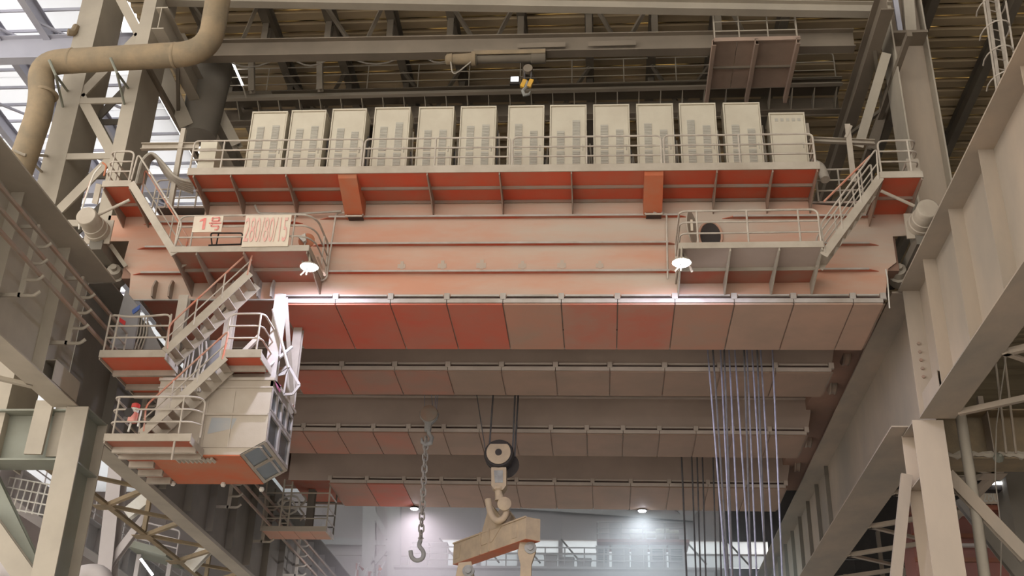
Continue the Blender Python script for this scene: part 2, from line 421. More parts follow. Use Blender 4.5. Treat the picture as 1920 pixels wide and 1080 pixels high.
# conductor bars and their brackets on the left beams
for k, z in enumerate((15.92, 15.45, 14.99)):
    MB().bar((-13.9, 5, z), (-13.9, 92, z), .07, .09).build('conductor_bar', 'bracket', label='%s of three long conductor bars along the left runway' % ('topmost', 'middle', 'lowest')[k], cat='conductor bar', group='conductor bars of the left runway')
for k, y in enumerate((19.2, 22, 24.95, 27.8, 33.5, 38, 43, 48, 54)):
    t = thing('conductor_bracket', 'steel bracket with hooked arms holding conductor bars, %s along the left runway from the front' % ORD[k], 'bracket', (-14.6, y, 14.5), group='conductor brackets on the left runway')
    MB().bar((-14.3, y, 14.4), (-14.3, y, 16.45), .14, .06, up=(0, 1, 0)).build('upright', 'steel', t)
    MB().bar((-14.89, y, 14.45), (-14.3, y, 14.45), .06, .1).build('foot', 'steel', t)
    MB().bar((-14.89, y, 16.4), (-14.3, y, 16.4), .06, .1).build('foot', 'steel', t)
    for z in (14.55, 14.99, 15.45, 15.92):
        MB().tube(fillet([(-14.3, y, z - .12), (-13.95, y, z - .12), (-13.82, y, z)], .05, 2), .045).build('arm', 'steel', t)

# ================================================================ lower columns
def hcol(name, label, x0, x1, y0, y1, zt, mf='steel', mw='steel', side=-1):
    t = thing(name, label, 'column', ((x0 + x1) / 2, y0, 0), group='lower columns of the runway')
    xm = (x0 + x1) / 2
    plate('front_flange', mf, t, x0, x1, y0, y0 + .05, 0, zt)
    plate('rear_flange', mf, t, x0, x1, y1 - .05, y1, 0, zt)
    plate('web', mw, t, xm - .03, xm + .03, y0 + .05, y1 - .05, 0, zt)
    for z in (zt - .04, zt - 1.6, zt - 5, zt - 9): plate('stiffener', mw, t, x0 + .02, x1 - .02, y0 + .05, y1 - .05, z, z + .04)
    return t
hcol('steel_column', 'beige steel column under the right runway beam joint', 8.42, 9.24, 30.6, 31.9, 13.28, 'steelpale', 'steelwarm')
t = hcol('steel_column', 'pale steel column at the lower left with dark shaded side', -14.8, -14.17, 29.5, 30.95, 13.28, 'steel', 'steelgreen')
for k, y in enumerate((52, 74, 96)):
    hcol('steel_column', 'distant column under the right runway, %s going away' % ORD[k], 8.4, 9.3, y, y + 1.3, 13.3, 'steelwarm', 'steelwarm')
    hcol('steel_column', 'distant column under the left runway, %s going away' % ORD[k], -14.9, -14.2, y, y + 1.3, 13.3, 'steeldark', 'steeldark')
# horizontal bracing trusses beside the far beams
def htruss(label, xa, xb, y0, n, dy, z, mt, grp):
    t = thing('bracing_truss', label, 'truss', ((xa + xb) / 2, y0, z), group=grp)
    MB().angle((xb, y0, z), (xb, y0 + n * dy, z), .22, .05).build('chord', mt, t)
    for i in range(n):
        ya = y0 + i * dy
        MB().angle((xa, ya, z), (xb, ya + dy * .5, z), .15, .03).build('diagonal', mt, t)
        MB().angle((xb, ya + dy * .5, z), (xa, ya + dy, z), .15, .03).build('diagonal', mt, t)
        if y0 > 30 and i % 2 == 0: MB().bar((xb, ya + dy * .5, z), (xb, ya + dy * .5, z + 2.6), .16, .16).build('strut', mt, t)
        MB().box(xb - .35, xb + .35, ya + dy * .5 - .3, ya + dy * .5 + .3, z - .02, z).build('gusset', mt, t)
    return t
htruss('brown bracing truss below the left runway under the cab', -15.3, -17.45, 33.2, 9, 3.9, 13.25, 'pipe', 'bracing trusses')
htruss('grey bracing truss beside the distant right runway beam', 9.3, 11.9, 33.4, 9, 3.9, 13.25, 'steelwarm', 'bracing trusses')
htruss('bracing truss at the right edge beside the near right beam', 9.5, 12.2, 14.5, 4, 3.9, 13.25, 'steelwarm', 'bracing trusses')
htruss('bracing truss at the left edge beside the near left beam', -15.2, -17.6, 12.5, 4, 3.9, 13.25, 'steel', 'bracing trusses')
MB().tube([AY(1797, 755, 31.5), AY(1830, 960, 31.5), AY(1846, 1080, 31.5), AY(1900, 1500, 31.5)], .15, 10).build('drain_pipe', 'steel', label='thin grey drain pipe right of the beige right column', cat='pipe', smooth=True)
# diagonals by the right column
MB().bar(AY(1678, 1100, 31.6), AY(1700, 890, 31.6), .3, .12, up=(0, 1, 0)).build('column_brace', 'steelwarm', label='slim brace leaning against the left side of the right column', cat='brace', group='braces by the columns')
MB().ibeam(AY(1776, 890, 31.4), AY(1925, 1045, 31.4), .34, .2, .03, .03, up=(0, 1, 0)).build('column_brace', 'steelwarm', label='pale diagonal brace falling right from the right column', cat='brace', group='braces by the columns')
MB().ibeam(AY(1800, 935, 33.4), AY(1925, 1095, 33.4), .34, .24, .03, .03, up=(0, 1, 0)).build('column_brace', 'steeldark', label='dark diagonal brace behind the pale one at lower right', cat='brace', group='braces by the columns')
# cross beam into the right bay
t = thing('cross_beam', 'brown cross beam with grey dust running right at the right edge', 'beam', (14, 33, 13))
MB().ibeam((9.3, 33.4, 13.7), (36, 33.4, 13.7), 1.2, 1.5, .04, .03).build('beam_body', 'pipe', t)
for x in (11.2, 12.6, 14.2): plate('stiffener', 'steelwarm', t, x, x + .03, 32.85, 33.38, 13.0, 14.4)
MB().box(9.4, 20, 32.75, 33.9, 12.93, 12.97).build('bottom_plate', 'pipe', t)
R2 = random.Random(3)
mb = MB(); pts = [Vector((9.4 + i * .12, 32.75, 13.03 + R2.uniform(-.03, .04))) for i in range(60)]
mb.tube(pts, [.07 + R2.uniform(-.02, .05) for _ in pts], 6).build('pipe_lagging', 'steel', t, smooth=True)
MB().lathe(AY(1872, 858, 32.7), (0, -1, 0), [(-.1, .12), (0, .16), (.1, .1), (.2, .04)], 8).build('valve', 'steelgreen', t)
for x, yy in ((1862, 700), (1880, 720)):
    MB().tube([AY(x, 640, 32.6), AY(x + 25, 850, 32.6)], .035).build('hanging_rod', 'steelwarm', label='thin rod hanging at the right edge, %s of two' % ('left' if x < 1870 else 'right'), cat='rod', group='hanging rods')
MB().tube([AY(1890, 640, 32.4), AY(1868, 800, 32.4), AY(1866, 900, 32.4), AY(1878, 1000, 32.4), AY(1876, 1090, 32.4)], .018).build('loose_cord', 'cable', label='thin pale cord dangling at the right edge', cat='cord', smooth=True)

# ================================================================ left lower frame
t = thing('cross_beam', 'green grey cross beam joining the left column at the left edge', 'beam', (-18, 30, 12))
MB().ibeam((-30, 30.3, 12.6), (-14.5, 30.3, 12.6), .9, 1.5, .05, .03).build('beam_body', 'steelgreen', t)
MB().bar(AY(86, 752, 29.75), AY(62, 852, 29.75), .5, .1, up=(0, 1, 0)).build('stiffener', 'steel', t)
MB().ibeam(AY(-40, 955, 29.9), AY(62, 1100, 29.9), .55, .3, .05, .03, up=(0, 1, 0)).build('column_brace', 'steel', label='broad pale brace rising left from the lower left column', cat='brace', group='braces by the columns')
MB().ibeam(AY(-30, 870, 30.6), AY(75, 1090, 30.6), .42, .3, .05, .03, up=(0, 1, 0)).build('column_brace', 'steelgreen', label='green grey brace behind the broad pale one at lower left', cat='brace', group='braces by the columns')
# farther structure of the left bay
XB = -26
t = thing('far_runway_beam', 'distant mauve runway beam with short stiffeners behind the left column', 'runway beam', (XB, 50, 12))
p, q = AX(15, 905, XB), AX(330, 1150, XB)
zt = p.z
MB().ibeam((XB, 36, zt), (XB, 95, zt), .8, 1.5, .05, .03).build('beam_body', 'farpaint', t)
for i in range(24): plate('stiffener', 'farpaint', t, XB + .02, XB + .36, 37 + i * 1.9, 37.05 + i * 1.9, zt - .7, zt + .7)
railing(t, [(XB + .3, 37, zt + .75), (XB + .3, 80, zt + .75)], 1.2, posts=[i / 22 for i in range(1, 22)], mat='farpaint', r=.04)
t = thing('lattice_column', 'mauve steel column standing behind the brown bracing truss', 'column', (-21, 46, 0))
MB().ibeam(AY(222, 880, 46), AY(190, 1180, 46), .6, .7, .04, .03, up=(0, 1, 0)).build('shaft', 'farpaint', t)
MB().ibeam(AY(205, 1060, 46), AY(280, 960, 46), .3, .3, .04, .03, up=(0, 1, 0)).build('arm', 'farpaint', t)
MB().ibeam(AY(238, 965, 45), AY(300, 915, 45), .5, .3, .04, .03, up=(0, 1, 0)).build('far_strut', 'white', label='bright diagonal strut seen through the left bracing truss', cat='brace', group='bright struts')
MB().ibeam(AY(355, 1065, 47), AY(392, 1025, 47), .5, .3, .04, .03, up=(0, 1, 0)).build('far_strut', 'white', label='short bright strut by the bottom edge left of centre', cat='brace', group='bright struts')
for k, (a, b, r, lab) in enumerate((((-30, 1062), (62, 1075), .45, 'fat pale pipe at the bottom left corner'), ((158, 1085), (172, 1062), .4, 'pale pipe elbow right of the lower left column'))):
    p, q = AY(*a, 38), AY(*b, 38)
    if k == 0: path = fillet([p, q, q + V(.2, .4, -2.5)], .8)
    else: path = fillet([p + V(-.3, 0, -2.2), p + V(-.3, 0, .2), p + V(.75, 0, .2), p + V(.75, 0, -2.2)], .5)
    MB().tube(path, r * .75, 12).build('fat_pipe', 'farpaint', label=lab, cat='pipe', smooth=True, group='pale pipes at lower left')
# a lattice platform far left
t = thing('far_gangway', 'white lattice gangway behind the lower left column top', 'gangway', AY(60, 910, 48))
a, b = AY(18, 895, 48), AY(100, 910, 48)
for j in range(4):
    d = V(0, 0, -.45 * j); MB().tube([a + d, b + d], .035).build('rail', 'white', t)
for i in range(8):
    p = lerp(a, b, i / 7); MB().tube([p, p + V(-.1, 0, -1.4)], .035).build('post', 'white', t)
t = thing('far_platform', 'grey green platform with tube lamp below the left bracing truss', 'platform', AY(300, 1040, 52))
MB().bar(AY(255, 1030, 52), AY(330, 1050, 52), 2.5, .3).build('deck', 'steelgreen', t)
railing(t, [AY(250, 1025, 51), AY(330, 1045, 51)], 1.2, mat='farpaint', r=.04)
MB().bar(AY(264, 1048, 50.5), AY(286, 1078, 50.5), .1, .1).build('tube_lamp', 'tube', t)
for u_ in (262, 322):
    q_ = AY(u_, 1040, 52); MB().bar((q_.x, 52, 0), (q_.x, 52, q_.z), .2, .2, up=(0, 1, 0)).build('leg', 'farpaint', t)

# ================================================================ upper columns
t = thing('upper_column', 'tall beige steel column in the upper right', 'column', (10.2, 31, 17))
plate('left_flange', 'steel', t, 9.58, 9.63, 31, 32.35, 17.3, 31)
plate('web', 'steelwarm', t, 9.63, 10.76, 31.75, 31.79, 17.3, 31)
plate('right_flange', 'steel', t, 10.76, 10.81, 31.3, 32.35, 17.3, 31)
plate('stiffener', 'roofbeam', t, 9.63, 10.76, 31.05, 31.75, 26.9, 27.0)
MB().bar((10.3, 31.4, 27.0), (10.5, 31.4, 30), .35, .2, up=(0, 1, 0)).build('cleat', 'steel', t)
MB().bar((9.95, 31.3, 27.1), (9.95, 31.3, 30), .16, .1, up=(0, 1, 0)).build('cleat', 'lilac', t)
t = thing('upper_column', 'tall beige lattice column in the upper left behind the pipe', 'column', (-16, 30, 17))
for nm, xa, xb in (('left_chord', -17.55, -16.8), ('right_chord', -15.36, -14.92)):
    xm = (xa + xb) / 2
    MB().prism([(xa, 30, 12), (xb, 30, 12), (xb, 30.05, 12), (xb, 31.6, 12), (xb - .06, 31.6, 12), (xb - .06, 30.05, 12), (xa, 30.05, 12)], (0, 0, 19)).build(nm, 'steel', t)
zz = [19.7, 21.95, 24.35, 26.8, 29.4]
for i in range(4):
    a, b = (-16.85, zz[i]), (-15.3, zz[i + 1])
    if i % 2: a, b = (-15.3, zz[i]), (-16.85, zz[i + 1])
    MB().bar((a[0], 30.06, a[1]), (b[0], 30.06, b[1]), .32, .06, up=(0, 1, 0)).build('diagonal', 'steel', t)
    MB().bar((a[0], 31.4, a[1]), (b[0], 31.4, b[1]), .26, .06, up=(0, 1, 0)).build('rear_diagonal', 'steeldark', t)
for z in (21.95, 24.1, 17.5, 19.5):
    MB().bar((-16.85, 30.04, z), (-15.3, 30.04, z), .22, .06, up=(0, 1, 0)).build('batten', 'steel', t)
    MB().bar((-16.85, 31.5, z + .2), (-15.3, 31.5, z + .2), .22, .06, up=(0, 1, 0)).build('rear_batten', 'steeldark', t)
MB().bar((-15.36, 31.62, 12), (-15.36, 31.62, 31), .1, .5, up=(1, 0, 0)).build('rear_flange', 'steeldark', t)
MB().tube(fillet([AY(143, 50, 30), AY(137, 62, 29.9), AY(127, 60, 29.8)], .1), .12, 8).build('rag', 'pipe', label='brown rag tied to the left lattice column', cat='rag', smooth=True)
# tie beam between the upper columns, at the top edge of the picture
t = thing('tie_beam', 'pale horizontal tie beam along the top edge', 'beam', (0, 30.6, 27.5))
MB().ibeam((-14.9, 30.75, 28.95), (9.6, 30.75, 27.6), .35, .42, .03, .02).build('beam_body', 'steel', t)
# caged ladder top right
t = thing('caged_ladder', 'caged steel ladder in the top right corner', 'ladder', AX(1870, 200, 11.3))
p0 = AY(1878, 190, 27.5); p1 = AY(1842, -60, 27.5)
axis = (p1 - p0)
sx = V(.30, .12, 0)
for k in (0, 1): MB().bar(p0 + sx * k + axis * -.6, p1 + sx * k, .09, .04, up=(0, 1, 0)).build('stile', 'rail', t)
for i in range(22): 
    c = lerp(p0 + axis * -.6, p1, (i + .5) / 22); MB().tube([c, c + sx], .018, 5).build('rung', 'rail', t)
for i in range(7):
    c = lerp(p0 + axis * -.3, p1, (i + .3) / 7) + sx * .5
    MB().tube([c + V(-.38 * math.cos(a) - .05, -.62 * math.sin(a), 0) for a in [math.pi * (-.15 + 1.3 * j / 10) for j in range(11)]], .025, 5).build('hoop', 'rail', t, smooth=True)
for a in (.2, .5, .8):
    o = V(-.38 * math.cos(math.pi * a) - .05, -.62 * math.sin(math.pi * a), 0) + sx * .5
    MB().bar(p0 + axis * -.3 + o, p1 + o, .05, .02, up=(0, 1, 0)).build('cage_strip', 'rail', t)

# ================================================================ upper maintenance crane
t = thing('monorail_beam', 'dark brown beam below the roof carrying the small hoist', 'beam', (-2.5, 32, 27.2), group='upper crane beams')
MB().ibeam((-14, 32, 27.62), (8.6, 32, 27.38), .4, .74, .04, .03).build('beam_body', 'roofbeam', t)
for x in (-2.7, -.3): MB().box(x - .02, x + 1.6, 31.78, 31.8, 27.25, 27.45).build('splice_plate', 'roofbeam', t)
t = thing('upper_girder', 'ribbed dark girder with railing behind the white cabinets', 'girder', (-2.5, 35.5, 27.5), group='upper crane beams')
MB().chan((-14.7, 35.4, 28.16), (8.9, 35.4, 28.26), .2, .3).build('top_channel', 'steel', t)
MB().box(-14.7, 8.9, 36.3, 36.34, 27.4, 28.2).build('back_plate', 'roofbeam', t)
MB().box(-14.7, 8.9, 35.3, 36.3, 28.3, 28.34).build('deck', 'roofsteel', t)
MB().box(-14.7, 8.9, 36.0, 36.3, 27.45, 27.5).build('bottom_flange', 'roofbeam', t)
for i in range(30):
    x = -14.5 + i * .8
    MB().prism([(x, 35.45, 28.05), (x, 36.3, 28.05), (x, 36.3, 27.45)], (.03, 0, 0)).build('rib', 'steel', t)
railing(t, [(-14.5, 35.4, 28.3), (8.7, 35.4, 28.4)], 1.15, posts=[i / 12 for i in range(1, 12)], mat='steel', r=.025)
for k, px in enumerate((470, 598)):
    MB().ibeam((AY(px, 180, 35).x, 35.05, 28.1), (AY(px, 110, 35).x, 35.05, 29.8), .22, .2, .02, .02, up=(0, 1, 0)).build('hanger_post', 'steel', t)
# festoon cable
pts = []
zs = 29.35
xs = [-14.2, -11.6, -9.6, -6.7, -4.9]
for a, b in zip(xs, xs[1:]):
    for j in range(8):
        s = j / 8; pts.append((a + (b - a) * s, 34.2, zs - .75 * math.sin(math.pi * s) ** .8))
MB().tube(pts, .035, 5).build('festoon_cable', 'cable', label='pale festoon cable drooping in loops below the roof', cat='cable', smooth=True)
MB().tube([AY(434, 112, 35.2), AY(455, 160, 35.2)], .045, 6).build('tube_lamp', 'tube', label='bright slanted tube lamp right of the upper left pipe', cat='lamp')
MB().tube([AY(455, 160, 35.2), AY(462, 184, 35.3)], .025, 6).build('lamp_bracket', 'rail', label='thin bracket under the slanted tube lamp', cat='bracket')
# rails of the upper crane
for x, lab in ((8.95, 'right'), (-14.2, 'left')):
    t = thing('upper_runway', 'upper crane rail beam on the %s side below the roof' % lab, 'runway beam', (x, 29, 27), group='upper runway beams')
    MB().ibeam((x, 29, 26.6), (x, 60, 26.6), .4, .9, .04, .03).build('beam_body', 'roofbeam' if lab == 'right' else 'steel', t)
    s = 1 if lab == 'right' else -1
    MB().bar((x + .7 * s, 29.5, 25.6), (x + .7 * s, 60, 25.6), .16, .2).build('lower_chord', 'roofbeam', t)
    for j in range(5):
        y = 31 + j * 5
        MB().bar((x, y, 26.2), (x + .7 * s, y + 2.5, 25.6), .12, .12).build('diagonal', 'roofsteel', t)
        MB().bar((x + .7 * s, y + 2.5, 25.6), (x, y + 5, 26.2), .12, .12).build('diagonal', 'roofsteel', t)
for k, (a, b, Y) in enumerate((((1640, 270), (1585, 100), 0), )):
    pass
MB().ibeam(AY(1610, 275, 33), AY(1662, 100, 31.2), .3, .3, up=(0, 1, 0)).build('corner_brace', 'steel', label='pale diagonal brace left of the tall right column', cat='brace', group='corner braces')
MB().ibeam(AY(1635, 280, 34.5), AY(1672, 150, 33.5), .3, .3, up=(0, 1, 0)).build('corner_brace', 'roofbeam', label='dark diagonal brace behind the tall right column', cat='brace', group='corner braces')
MB().ibeam(AY(300, 120, 33), AY(352, 240, 33), .5, .3, up=(0, 1, 0)).build('corner_brace', 'steel', label='beige diagonal brace right of the left lattice column', cat='brace', group='corner braces')
MB().ibeam(AY(325, 40, 34), AY(445, 275, 34), .35, .3, up=(0, 1, 0)).build('corner_brace', 'steel', label='long slanting brace below the bend of the big pipe', cat='brace', group='corner braces')
MB().lathe(AY(372, 262, 33.5), (0, 0, 1), [(0, .3), (.1, .6), (3.2, .8), (3.4, .6)], 20).build('round_column', 'steeldark', label='dark round column behind the left end of the cabinets', cat='round_column', smooth=True)  # dark column behind the cabinets, shaped here as a tapered drum
# hoist
t = thing('monorail_hoist', 'small brown wire rope hoist hanging from the dark beam', 'hoist', AY(930, 110, 32))
a, b = AY(835, 112, 32), AY(1023, 108, 32)
ax = (b - a).normalized(); Lh = (b - a).length
MB().lathe(a, ax, [(0, .12), (.06, .2), (.25, .22), (.26, .19), (.6, .2)], 16).build('motor', 'pipe', t, smooth=True)
MB().lathe(a + ax * .6, ax, [(0, .2), (.3, .22), (.32, .27), (.45, .27), (.47, .2)], 16).build('gearbox', 'pipe', t, smooth=True)
MB().lathe(a + ax * 1.05, ax, [(0, .21), (.05, .21), (.06, .16), (1.9, .16), (1.92, .21), (Lh - 1.05, .21)], 16).build('drum', 'roofsteel', t, smooth=True)
MB().bar(a + ax * 1.0 + V(0, -.22, .1), b + V(0, -.22, .1), .04, .16).build('frame', 'pipe', t)
MB().bar(a + ax * 1.0 + V(0, 0, .26), b + V(0, 0, .26), .3, .1).build('trolley', 'roofbeam', t)
MB().tube(fillet([a + ax * .2 + V(0, -.1, -.1), a + ax * .2 + V(.1, -.1, -.8), a + ax * .9 + V(0, -.1, -.2)], .3), .025, 5).build('cable', 'cable', t)
hk = AY(990, 130, 32)
MB().lathe(hk + V(0, .08, 0), (0, -1, 0), [(0, .16), (.16, .16)], 14).build('sheave', 'roofbeam', t)
for s in (-.12, .12): MB().tube([hk + V(s, 0, 0), hk + V(s * .8, 0, -.75)], .02, 5).build('rope', 'ropedark', t)
for s in (-.13, .1): MB().bar(hk + V(s - .06, 0, -.75), hk + V(s + .04, 0, -.45), .14, .1, up=(0, 1, 0)).build('hook_cheek', 'yellow', t)
MB().tube([hk + V(-.02, 0, -.5), hk + V(-.05, 0, -.75), hk + V(-.16, 0, -.9), hk + V(-.1, 0, -1.08), hk + V(.05, 0, -1.05), hk + V(.1, 0, -.92)], [.05, .06, .06, .07, .05, .02], 8).build('hook', 'hooksteel', t, smooth=True)
# little work lamp
t = thing('work_lamp', 'small square bright work lamp beside the hoist hook', 'lamp', AY(965, 150, 33))
p = AY(965, 150, 33)
MB().box(p.x - .17, p.x + .17, p.y, p.y + .1, p.z - .17, p.z + .17).build('housing', 'dark', t)
MB().box(p.x - .13, p.x + .13, p.y - .01, p.y + .0, p.z - .06, p.z + .13).build('lens', 'tube', t)
MB().tube([p + V(.3, .05, .15), p + V(.3, -.6, 1.3)], .03).build('stem', 'roofbeam', t)
MB().bar(p + V(0, .05, .16), p + V(.3, .05, .16), .05, .05).build('arm', 'roofbeam', t)
# hanging maintenance platform
t = thing('hanging_platform', 'brown hanging maintenance platform below the roof at upper right', 'platform', (5.2, 32, 26.9))
for x0, x1 in ((3.9, 4.62), (4.64, 5.25), (5.27, 6.62)): plate('deck_plate', 'brownsteel', t, x0, x1, 31.25, 33.85, 26.9, 26.94)
plate('cross_rib', 'roofbeam', t, 3.9, 6.62, 32.6, 32.66, 26.82, 26.9)
plate('fascia', 'brownsteel', t, 3.85, 6.68, 31.2, 31.25, 26.85, 27.0)
for x in (3.85, 5.25, 6.6): MB().chan((x, 31.2, 26.8), (x, 34.5, 26.8), .12, .24).build('joist', 'brownsteel', t)
railing(t, [(3.9, 31.3, 26.95), (6.6, 31.3, 26.95)], 1.2, mat='steel', r=.025, posts=(.3, .65))
for x in (3.9, 6.6): MB().tube([(x, 31.3, 26.95), (x, 31.6, 29.3)], .035).build('hanger', 'roofbeam', t)

# ================================================================ big pipe
t = thing('gas_pipe', 'large rusty brown pipe bending across the upper left', 'pipe', (-15, 28.8, 24.9))
r_ = .40
path = [AY(418, -60, 28.8), AY(398, 95, 28.8), AY(72, 120, 28.8), AY(78, 180, 28.9), AY(38, 310, 28.9)]
path = [path[0], V(-12.25, 28.8, 24.95), V(-17.75, 28.8, 24.72), V(-17.35, 28.9, 23.2), V(-17.6, 28.9, 20.2)]
MB().tube(fillet(path, 1.0, 8), r_, 20).build('pipe_body', 'pipe', t, smooth=True)
for x, z in ((-13.4, 24.9), (-16.75, 24.78)):
    MB().lathe((x, 28.8, z), (1, 0, -.04), [(0, .405), (.05, .418), (.1, .405)], 20).build('weld_ring', 'pipe', t, smooth=True)
MB().lathe((-17.36, 28.89, 23.5), (0.05, 0, 1), [(0, .405), (.05, .42), (.1, .405)], 20).build('weld_ring', 'pipe', t, smooth=True)
for (u0, v0, ua, va, ub, vb) in ((92, 112, 118, 200, 126, 170), (207, 108, 233, 195, 240, 165), (25, 282, 88, 292, 78, 322)):
    p = AY(u0, v0, 28.35)
    mid = AY(u0 + 12, v0 + 28, 28.6) if u0 > 50 else AY(45, 290, 28.5)
    MB().tube([p, mid, AY(ua, va, 29.99)], .045, 6).build('pipe_bracket', 'steelgreen' if u0 > 50 else 'steel', t)
    MB().tube([mid, AY(ub, vb, 29.99)], .045, 6).build('pipe_bracket', 'steelgreen' if u0 > 50 else 'steel', t)
# ================================================================ the bridge crane
# the bridge leans a touch to the right: z falls by .0085 per metre
TILT = .0085
def tl(mb):
    for p in mb.v: p.z -= TILT * (p.x + 1)
    return mb
def tp(p): return Vector((p[0], p[1], p[2] - TILT * (p[0] + 1)))
ZB, ZP = 16.70, 20.03

def girder_bottom(t, y0, y1, seams, mats, zb, ml, front=True):
    """slotted ledge along the front bottom edge and the heat shield plates hung under the box"""
    n = len(seams) - 1
    for i in range(n):
        a, b = seams[i] + .01, seams[i + 1] - .01
        tl(MB().box(a, b, y0 - .10, y0, zb - .12, zb + .01)).build('lower_lip', ml, t)
        tl(MB().box(a + .1, b - .1, y0 - .10, y0, zb + .09, zb + .14)).build('upper_lip', ml, t)
        tl(MB().box(a, b, y0 - .02, y0 - .005, zb + .01, zb + .09)).build('slot', 'slot', t)
        tl(MB().box(a + .01, b - .01, y0 - .06, y1 - .35, zb - .17, zb - .13)).build('heat_shield', mats[i % len(mats)], t)
    for i in range(n + 1):
        x = seams[i]
        tl(MB().box(x - .08, x + .08, y0 - .12, y0, zb - .02, zb + .17)).build('lug', ml, t)
        tl(MB().box(x - .05, x + .05, y0, y1 - .4, zb - .135, zb - .115)).build('seam_strip', 'bracket', t)
    for i in range(n * 2):
        x = lerp(seams[0], seams[-1], (i + .5) / (2 * n))
        tl(MB().box(x - .03, x + .03, (y0 + y1) / 2 - .05, (y0 + y1) / 2 + .05, zb - .14, zb + .02)).build('hanger', 'dark', t)

g1 = thing('bridge_girder', 'front salmon and beige girder of the crane with orange plates below', 'girder', (-3, 31.5, ZB), group='crane bridge girders')
outline = [(-13.85, ZB), (7.97, ZB), (8.17, 17.7), (8.42, 17.9), (8.42, 18.75), (8.95, 18.78), (8.95, 19.58), (6.25, 19.85), (6.2, 20.0), (-12, 20.0), (-12, 19.62), (-15, 19.62), (-15, 18.72), (-14.2, 18.72), (-14.25, 17.9), (-13.95, 17.6)]
tl(MB().prism([(x, 30, z) for x, z in outline], (0, .04, 0))).build('front_web', 'web', g1)
tl(MB().box(-13.6, 7.7, 30.04, 33.3, ZB + .2, ZB + .26)).build('bottom_plate', 'redbrown', g1)
tl(MB().box(-13.6, 7.7, 30.04, 33.4, 19.9, 19.97)).build('top_plate', 'backweb', g1)
tl(MB().box(-13.6, 7.9, 33.3, 33.4, ZB, 19.9)).build('rear_web', 'backweb', g1)
tl(MB().box(-13.85, 8.0, 29.93, 30.0, ZB - .02, ZB + .02)).build('bottom_lip', 'ledge', g1)
S1 = [-9.28, -7.64, -6.03, -4.39, -2.77, -1.1, .5, 2.12, 3.78, 5.43, 7.07, 7.9]
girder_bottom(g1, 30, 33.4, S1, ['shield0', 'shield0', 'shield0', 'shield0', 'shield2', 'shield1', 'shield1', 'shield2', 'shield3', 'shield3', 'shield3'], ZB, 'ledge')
def rib(x0, x1, z, y=30):
    b = .16
    for nm, mt, dz in (('web_rib', 'webrib', 0), ):
        tl(MB().prism([(x0, y, z), (x0 + .35, y - b, z), (x1 - .35, y - b, z), (x1, y, z)], (0, 0, .02))).build(nm, 'ribred', g1)
        tl(MB().box(x0 + .3, x1 - .3, y - b - .02, y - b + .005, z - .02, z + .035)).build('rib_lip', 'ledge', g1)
rib(-13.85, -8.9, 19.28); rib(-8.4, 2.6, 19.42); rib(3.6, 8.0, 19.36)
rib(-13.9, -11.9, 18.42); rib(-8.55, 2.3, 18.5); rib(6.0, 8.0, 18.44)
rib(-13.88, -11.6, 17.55); rib(-8.2, 2.3, 17.57); rib(6.0, 7.9, 17.60)
# ghost lettering, worn off the web
for i, x in enumerate((-5.8, -4.6, -3.45, -2.25, -1.1, .0)):
    q = R.uniform(.11, .15)
    tl(MB().box(x - q, x + q, 29.99, 29.999, 17.75, 17.75 + q * 1.2)).build('worn_mark', 'graphic', g1)
    tl(MB().box(x - q * .3, x + q * .5, 29.988, 29.997, 17.72, 17.75 + q * 2)).build('worn_mark', 'graphic', g1)
# small lugs at lower left of the web
for x in (-13.1, -12.6, -10.75, -9.95, -9.55):
    tl(MB().prism([(x, 30, 16.72), (x, 29.75, 16.72), (x, 29.7, 17.0), (x, 29.85, 17.3), (x, 30, 17.3)], (.05, 0, 0))).build('web_lug', 'bracket' if x < -11 else 'ledge', g1)

def back_girder(label, y0, y1, x0, x1, seams, zr, mats):
    t = thing('bridge_girder', label, 'girder', (-3, y0, ZB), group='crane bridge girders')
    tl(MB().prism([(x0, y0, ZB), (x1 - .05, y0, ZB), (x1 + .12, y0, ZB + .8), (x1 + .12, y0, 20), (x0, y0, 20)], (0, .04, 0))).build('front_web', 'backweb', t)
    tl(MB().box(x0, x1, y0 + .04, y1, ZB + .1, ZB + .16)).build('bottom_plate', 'redbrown', t)
    tl(MB().box(x0, x1, y1, y1 + .04, ZB, 20)).build('rear_web', 'backweb', t)
    tl(MB().box(x0, x1, y0, y1, 19.9, 20)).build('top_plate', 'backweb', t)
    tl(MB().box(x0, x1, y0 - .14, y0, zr, zr + .03)).build('web_rib', 'backledge', t)
    girder_bottom(t, y0, y1, seams, mats, ZB, 'backledge')
def seams(x0, x1, n): return [lerp(x0, x1, i / n) for i in range(n + 1)]
back_girder('second bridge girder, mostly hidden behind the front one', 34.9, 37.2, -12.6, 7.36, seams(-10.2, 7.3, 10), 18.6, ['rearshield0', 'rearshield1', 'rearshield1', 'rearshield2', 'rearshield2', 'rearshield2', 'rearshield2', 'rearshield2', 'rearshield2', 'rearshield2'])
back_girder('third bridge girder with the chain hook hanging in front', 40.7, 43.4, -12.6, 7.5, seams(-12.4, 7.4, 15), 17.95, ['rearshield1', 'rearshield1', 'rearshield1', 'rearshield1', 'rearshield2', 'rearshield2', 'rearshield2', 'rearshield2', 'rearshield2', 'rearshield2', 'rearshield2', 'rearshield2', 'rearshield2', 'rearshield2', 'rearshield2'])
back_girder('rearmost bridge girder above the hazy end of the hall', 46.95, 50.45, -13.2, 7.6, seams(-11.4, 7.5, 12), 17.95, ['rearshield1', 'rearshield0', 'rearshield2', 'rearshield2', 'rearshield2', 'rearshield2', 'rearshield2', 'rearshield2', 'rearshield2', 'rearshield2', 'rearshield2', 'rearshield2'])

